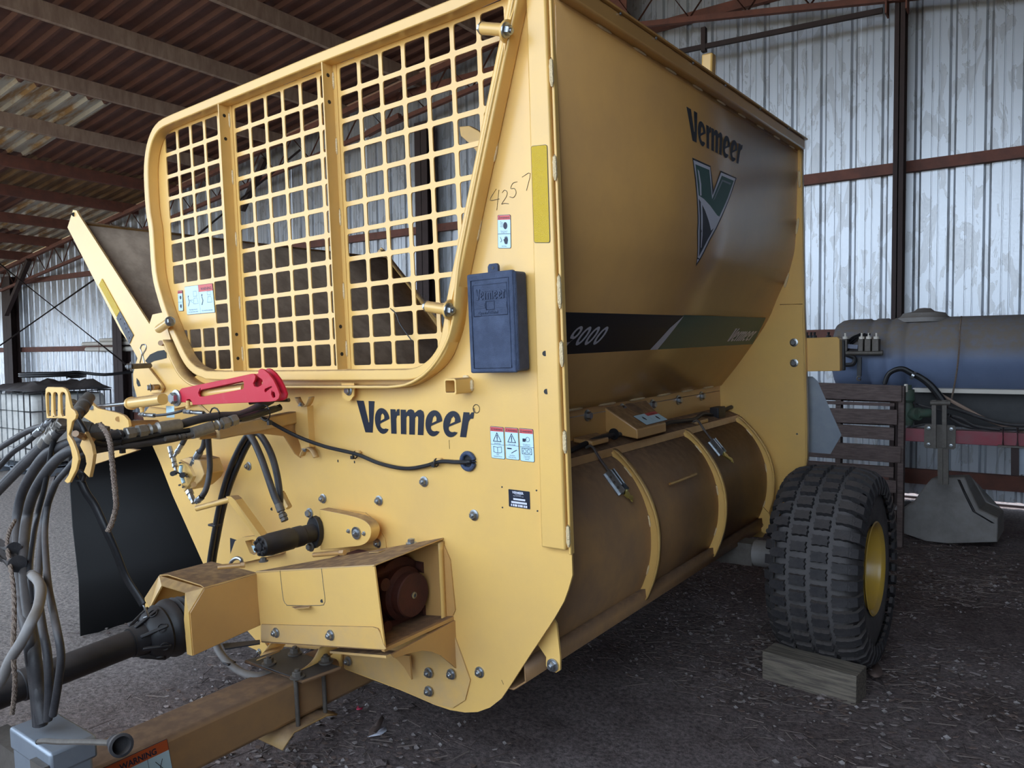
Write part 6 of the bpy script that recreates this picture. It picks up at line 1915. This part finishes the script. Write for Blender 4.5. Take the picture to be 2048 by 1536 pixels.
for px in (2006, 2035):
    q0, q1 = W(px, 855, y=YB - .015), W(px, 892, y=YB - .015); bm = NB(); tube(bm, [q0, q1], .008, 8, smooth=False); sp('u_bolt', bm, ZINC)
q0, q1 = W(1996, 890, y=YB - .02), W(2060, 897, y=YB - .02); bm = NB(); box(bm, (q0.x, YB - .04, q1.z), (q1.x, YB + .1, q0.z)); sp('lower_clamp', bm, DUSTZ)
bm = NB(); bar(bm, W(2030, 895, y=YB), W(2030, 950, y=YB), .05, .04, up=(0, 1, 0)); sp('leg', bm, RUSTD)
a, b = W(2030, 895, y=YB + .05), W(2060, 950, y=YB + .05); bm = NB(); box(bm, (a.x, YB + .05, b.z), (b.x + .3, YB + .07, a.z)); sp('guard_plate', bm, ALUM)
# valve manifold
for (x0_, x1_) in ((1682, 1694), (1716, 1726), (1729, 1741), (1744, 1757)):
    a, b = W(x0_, 678, y=YS - .42), W(x1_, 703, y=YS - .42); bm = NB(); box(bm, (a.x, YS - .42, b.z), (b.x, YS - .32, a.z)); vb = sp('section_valve', bm, DUSTZ, bevel=.004)
    bm = NB(); c = Vector(((a.x + b.x) / 2, YS - .37, a.z)); lathe(bm, c, (0, 0, 1), [(0, .022), (.02, .022), (.022, .008), (.05, .008)], 12); sp('valve_stem', bm, PVC, bevel=0)
a, b = W(1684, 706, y=YS - .40), W(1762, 706, y=YS - .40); bm = NB(); cyl(bm, a, b, .018); cyl(bm, W(1762, 705, y=YS - .4), W(1766, 705, y=YS - .4), .02); sp('manifold_pipe', bm, DUSTZ)
a, b = W(1692, 692, y=YS - .38), W(1716, 694, y=YS - .38); bm = NB(); bar(bm, a, b, .03, .035); sp('manifold_bar', bm, TANKM)
for k in range(3):
    bm = NB(); tube(bm, [W(1690 + 6 * k, 690, y=YS - .3), W(1704 + 6 * k, 676, y=YS - .34), W(1722 + 9 * k, 668, y=YS - .37)], .010, 6); sp('thin_hose', bm, HOSEN)
for px in (1614, 1622, 1629, 1657):
    bm = NB(); lathe(bm, W(px, 676, y=YS - .4), (0, 0, 1), [(0, .02), (.02, .02), (.025, .008), (.05, .012)], 8); sp('valve_stem', bm, BLACK)
a, b = W(1612, 676, y=YS - .4), W(1672, 700, y=YS - .4); bm = NB(); box(bm, (a.x, YS - .42, b.z), (b.x, YS - .36, a.z)); sp('manifold_bar', bm, DUSTZ)
bm = NB(); tube(bm, [W(1688, 708, y=YS - .38), W(1708, 716, y=YS - .38), W(1706, 728, y=YS - .38), W(1690, 730, y=YS - .38)], .018, 8); sp('thin_hose', bm, BLACK)
bm = NB(); q0, q1 = W(1715, 715, y=YS - .34), W(1722, 752, y=YS - .36); box(bm, (q0.x, YS - .36, q1.z), (q1.x, YS - .33, q0.z)); sp('strap', bm, BLACK)
bm = NB(); tube(bm, [W(1718 + 4 * math.cos(k), 757 + 4 * math.sin(k), y=YS - .37) for k in np.linspace(0, 5.6, 8)], .008, 6, smooth=False); sp('strap_hook', bm, DUSTZ)
# hoses and green pump fitting
bm = NB(); tube(bm, [W(*q, y=YS - .45) for q in ((1768, 772), (1776, 750), (1790, 740), (1806, 738), (1822, 746), (1842, 756), (1860, 770), (1875, 788), (1885, 802))], lambda t: .017 + .014 * t, 10); sp('suction_hose', bm, HOSEN)
bm = NB(); lathe(bm, W(1824, 750, y=YS - .46), W(1828, 752, y=YS - .46) - W(1824, 750, y=YS - .46), [(0, .034), (.02, .034)], 12); sp('hose_clamp', bm, ZINC)
bm = NB(); q = W(1815, 770, y=YS - .5); q1 = W(1815, 850, y=YS - .5)
lathe(bm, q, (0, 0, -1), [(0, .03), (.03, .03), (.035, .05), (.12, .055), (.14, .04), (.2, .055), (.28, .05), ((q.z - q1.z), .04)], 16); sp('pump_body', bm, GREENF)
bm = NB(); cyl(bm, W(1812, 768, y=YS - .55), W(1812, 784, y=YS - .55), .014); sp('pump_tap', bm, PVC)
bm = NB(); cyl(bm, W(1820, 828, y=YS - .5), W(1838, 828, y=YS - .55), .05); cyl(bm, W(1836, 827, y=YS - .55), W(1860, 826, y=YS - .5), .035); sp('pump_outlet', bm, GREENF)
for k, pts in enumerate((((1878, 788), (1905, 803), (1940, 822), (1980, 842), (2048, 862)), ((1890, 812), (1930, 824), (1970, 838), (2010, 848), (2060, 852)), ((1895, 828), (1910, 842), (1935, 853), (1970, 856), (2050, 858)), ((1900, 832), (1925, 838), (1950, 852), (2000, 860)), ((1832, 808), (1860, 816), (1890, 822)), ((1815, 858), (1840, 850), (1870, 848)))):
    bm = NB(); tube(bm, [W(*q, y=YS - .40 - .02 * k) for q in pts], .014 if k < 4 else .008, 8); sp('spray_hose', bm, HOSE if k else PURL)
bm = NB(); tube(bm, [W(*q, y=YS - .36) for q in ((1923, 632), (1920, 660), (1918, 700), (1914, 740), (1908, 775), (1903, 798))], .007, 6); sp('hanging_cord', bm, ROPE)
# grey moulded foot
bl_ = [(1799, 1065), (1799, 1052), (1851, 1083), (1897, 1088), (1995, 1086), (1995, 1076)]
base = [W(1797, 1070, z=0), W(1851, 1086, z=0), W(1897, 1090, z=0), W(1996, 1089, z=0)]
yb = base[1].y
fx = lambda px, py: W(px, py, y=yb)
prof2 = [(1798, 1023), (1823, 1009), (1837, 988), (1858, 963), (1925, 961), (1936, 984), (1957, 1023), (1995, 1040), (1995, 1086), (1897, 1088), (1851, 1083), (1799, 1066)]
bm = NB()
fr_ = []; bk_ = []
for q in prof2:
    p = fx(*q); s_ = max(0, min(1, p.z / .6)); fr_.append(bm.verts.new((p.x, yb + .22 * s_, max(p.z, .004)))); bk_.append(bm.verts.new((p.x + .03, yb + .50 - .16 * s_, max(p.z, .004))))
n_ = len(fr_)
for i in range(n_): bm.faces.new([fr_[i], fr_[(i + 1) % n_], bk_[(i + 1) % n_], bk_[i]])
bm.faces.new(fr_); bm.faces.new(bk_)
bmesh.ops.triangulate(bm, faces=bm.faces)
ft = sp('moulded_foot', bm, GREYP, smooth=0, bevel=.012)
bm = NB(); strip(bm, [Vector((p.x + .012, p.y - .004, p.z)) for p in [fx(*q) + Vector((-.02, .22 * max(0, min(1, fx(*q).z / .6)), 0)) for q in ((1913, 966), (1925, 990), (1946, 1028), (1985, 1050))]], (.02, 0, 0)); sp('foot_seam', bm, BLACK, solid=.004)
a, b = W(1806, 1010, y=YS), W(1830, 1040, y=YS)
bm = NB(); lathe(bm, Vector((W(1815, 1010, y=YS).x, YS, .12)), (0, 1, 0), [(0, .10), (.1, .12), (.2, .1)], 16); sp('support_wheel', bm, BLACK)

# white pipes lying on the girt of the far left bay
PL = ['lower white plastic pipe resting on the wall girt', 'middle white plastic pipe resting on the wall girt', 'topmost short white plastic pipe above the wall girt']
for i, ((x0_, y0_), (x1_, y1_), r_) in enumerate((((174, 699), (290, 700), .052), ((167, 688), (290, 688), .045), ((201, 680), (290, 681), .035))):
    a, b = W(x0_, y0_, y=8.62), W(x1_, y1_, y=8.60 - .0 * i); b.z = a.z
    o = empty('plastic_pipe', a); tag(o, PL[i], 'pipe', 'white pipes on the wall girt')
    bm = NB(); lathe(bm, (0, 0, 0), (1, 0, 0), [(.01, r_ * .85), (0, r_), ((b - a).length, r_), ((b - a).length - .01, r_ * .85)], 16, cap=False); obj('pipe_wall', bm, PVC, o)
    bm = NB(); lathe(bm, (.05, 0, 0), (1, 0, 0), [(0, r_ * .8), (.005, r_ * .8)], 16); obj('pipe_bore', bm, BLACK, o)

# caged liquid tote at the far left
tx0, tx1, ty0, ty1 = -11.75, -10.55, 4.42, 5.45
tt = empty('liquid_tote', ((tx0 + tx1) / 2, (ty0 + ty1) / 2, 0)); tag(tt, 'white caged liquid tote with a dark tarp on top', 'tote')
off = Vector(tt.location); zt3 = W(100, 790, y=4.6).z
zt3 = 1.10


def tp(name, bm, m, **k):
    for v in bm.verts: v.co -= off
    return obj(name, bm, m, tt, **k)


bm = NB(); box(bm, (tx0 + .04, ty0 + .04, .16), (tx1 - .04, ty1 - .04, zt3 - .03)); tp('bottle', bm, TOTE, bevel=.07)
bm = NB(); cyl(bm, ((tx0 + tx1) / 2, (ty0 + ty1) / 2, zt3 - .05), ((tx0 + tx1) / 2, (ty0 + ty1) / 2, zt3), .11); tp('filler_cap', bm, BLACK)
bm = NB(); cyl(bm, ((tx1) - .06, (ty0 + ty1) / 2, .2), (tx1 + .03, (ty0 + ty1) / 2, .2), .05); tp('tap', bm, BLACK)
for k in range(8):
    for xx in (tx0, tx1):
        y_ = ty0 + (ty1 - ty0) * k / 7; bm = NB(); tube(bm, [(xx, y_, .12), (xx, y_, zt3)], .009, 6, smooth=False); tp('cage_bar', bm, ZINC)
    for yy in (ty0, ty1):
        x_ = tx0 + (tx1 - tx0) * k / 7; bm = NB(); tube(bm, [(x_, yy, .12), (x_, yy, zt3)], .009, 6, smooth=False); tp('cage_bar', bm, ZINC)
for z_ in (.14, .38, .62, .86, zt3):
    bm = NB(); tube(bm, [(tx0, ty0, z_), (tx1, ty0, z_), (tx1, ty1, z_), (tx0, ty1, z_)], .010, 6, smooth=False, closed=True); tp('cage_bar', bm, ZINC)
for xx in (tx0, (tx0 + tx1) / 2 - .05, tx1 - .1):
    bm = NB(); box(bm, (xx, ty0, 0), (xx + .1, ty1, .12)); tp('pallet_runner', bm, ALUM)
bm = NB(); box(bm, (tx0, ty0, .10), (tx1, ty1, .13)); tp('pallet_deck', bm, ALUM)
# tarp and coiled hose on top
bm = NB(); nx_ = 18; ny_ = 12; G = []
for j in range(ny_ + 1):
    r_ = []
    for i in range(nx_ + 1):
        x_ = tx0 - .1 + (tx1 - tx0 + .14) * i / nx_; y_ = ty0 - .02 + (ty1 - ty0 + .02) * j / ny_
        e = min(1, min(i, nx_ - i, j, ny_ - j) / 2.0)
        r_.append(bm.verts.new((x_, y_, zt3 + .022 + e * (.05 + .09 * abs(mnoise.noise(Vector((x_ * 4, y_ * 4, 1)))) * 1.6))))
    G.append(r_)
for j in range(ny_):
    for i in range(nx_): bm.faces.new([G[j][i], G[j][i + 1], G[j + 1][i + 1], G[j + 1][i]])
o = obj('tarp', bm, HOSE, None, solid=.006); tag(o, 'crumpled dark tarp heaped on the caged tote', 'tarp')
bm = NB(); tube(bm, [(tx1 - .5 + .38 * math.cos(k * .45), (ty0 + ty1) / 2 + .38 * math.sin(k * .45), zt3 + .19 + .002 * k) for k in range(30)] + [(tx1 + .05, ty1 - .1, zt3 + .21), (tx1 + .12, ty1 + .25, zt3 + .24)], .022, 8, step=3)
o = obj('garden_hose', bm, HOSEN, None, smooth=60); tag(o, 'black hose coiled on the dark tarp above the tote', 'hose')

# hooks that carry the white pipes on the girt
for x_ in (-17.0, -15.6):
    zb_ = W(174, 699, y=8.62).z - .058
    bm = NB(); tube(bm, [(x_, 8.71, zb_), (x_, 8.56, zb_), (x_, 8.56, zb_ + .20)], .006, 6, smooth=False); obj('pipe_hook', bm, RUST, wall)
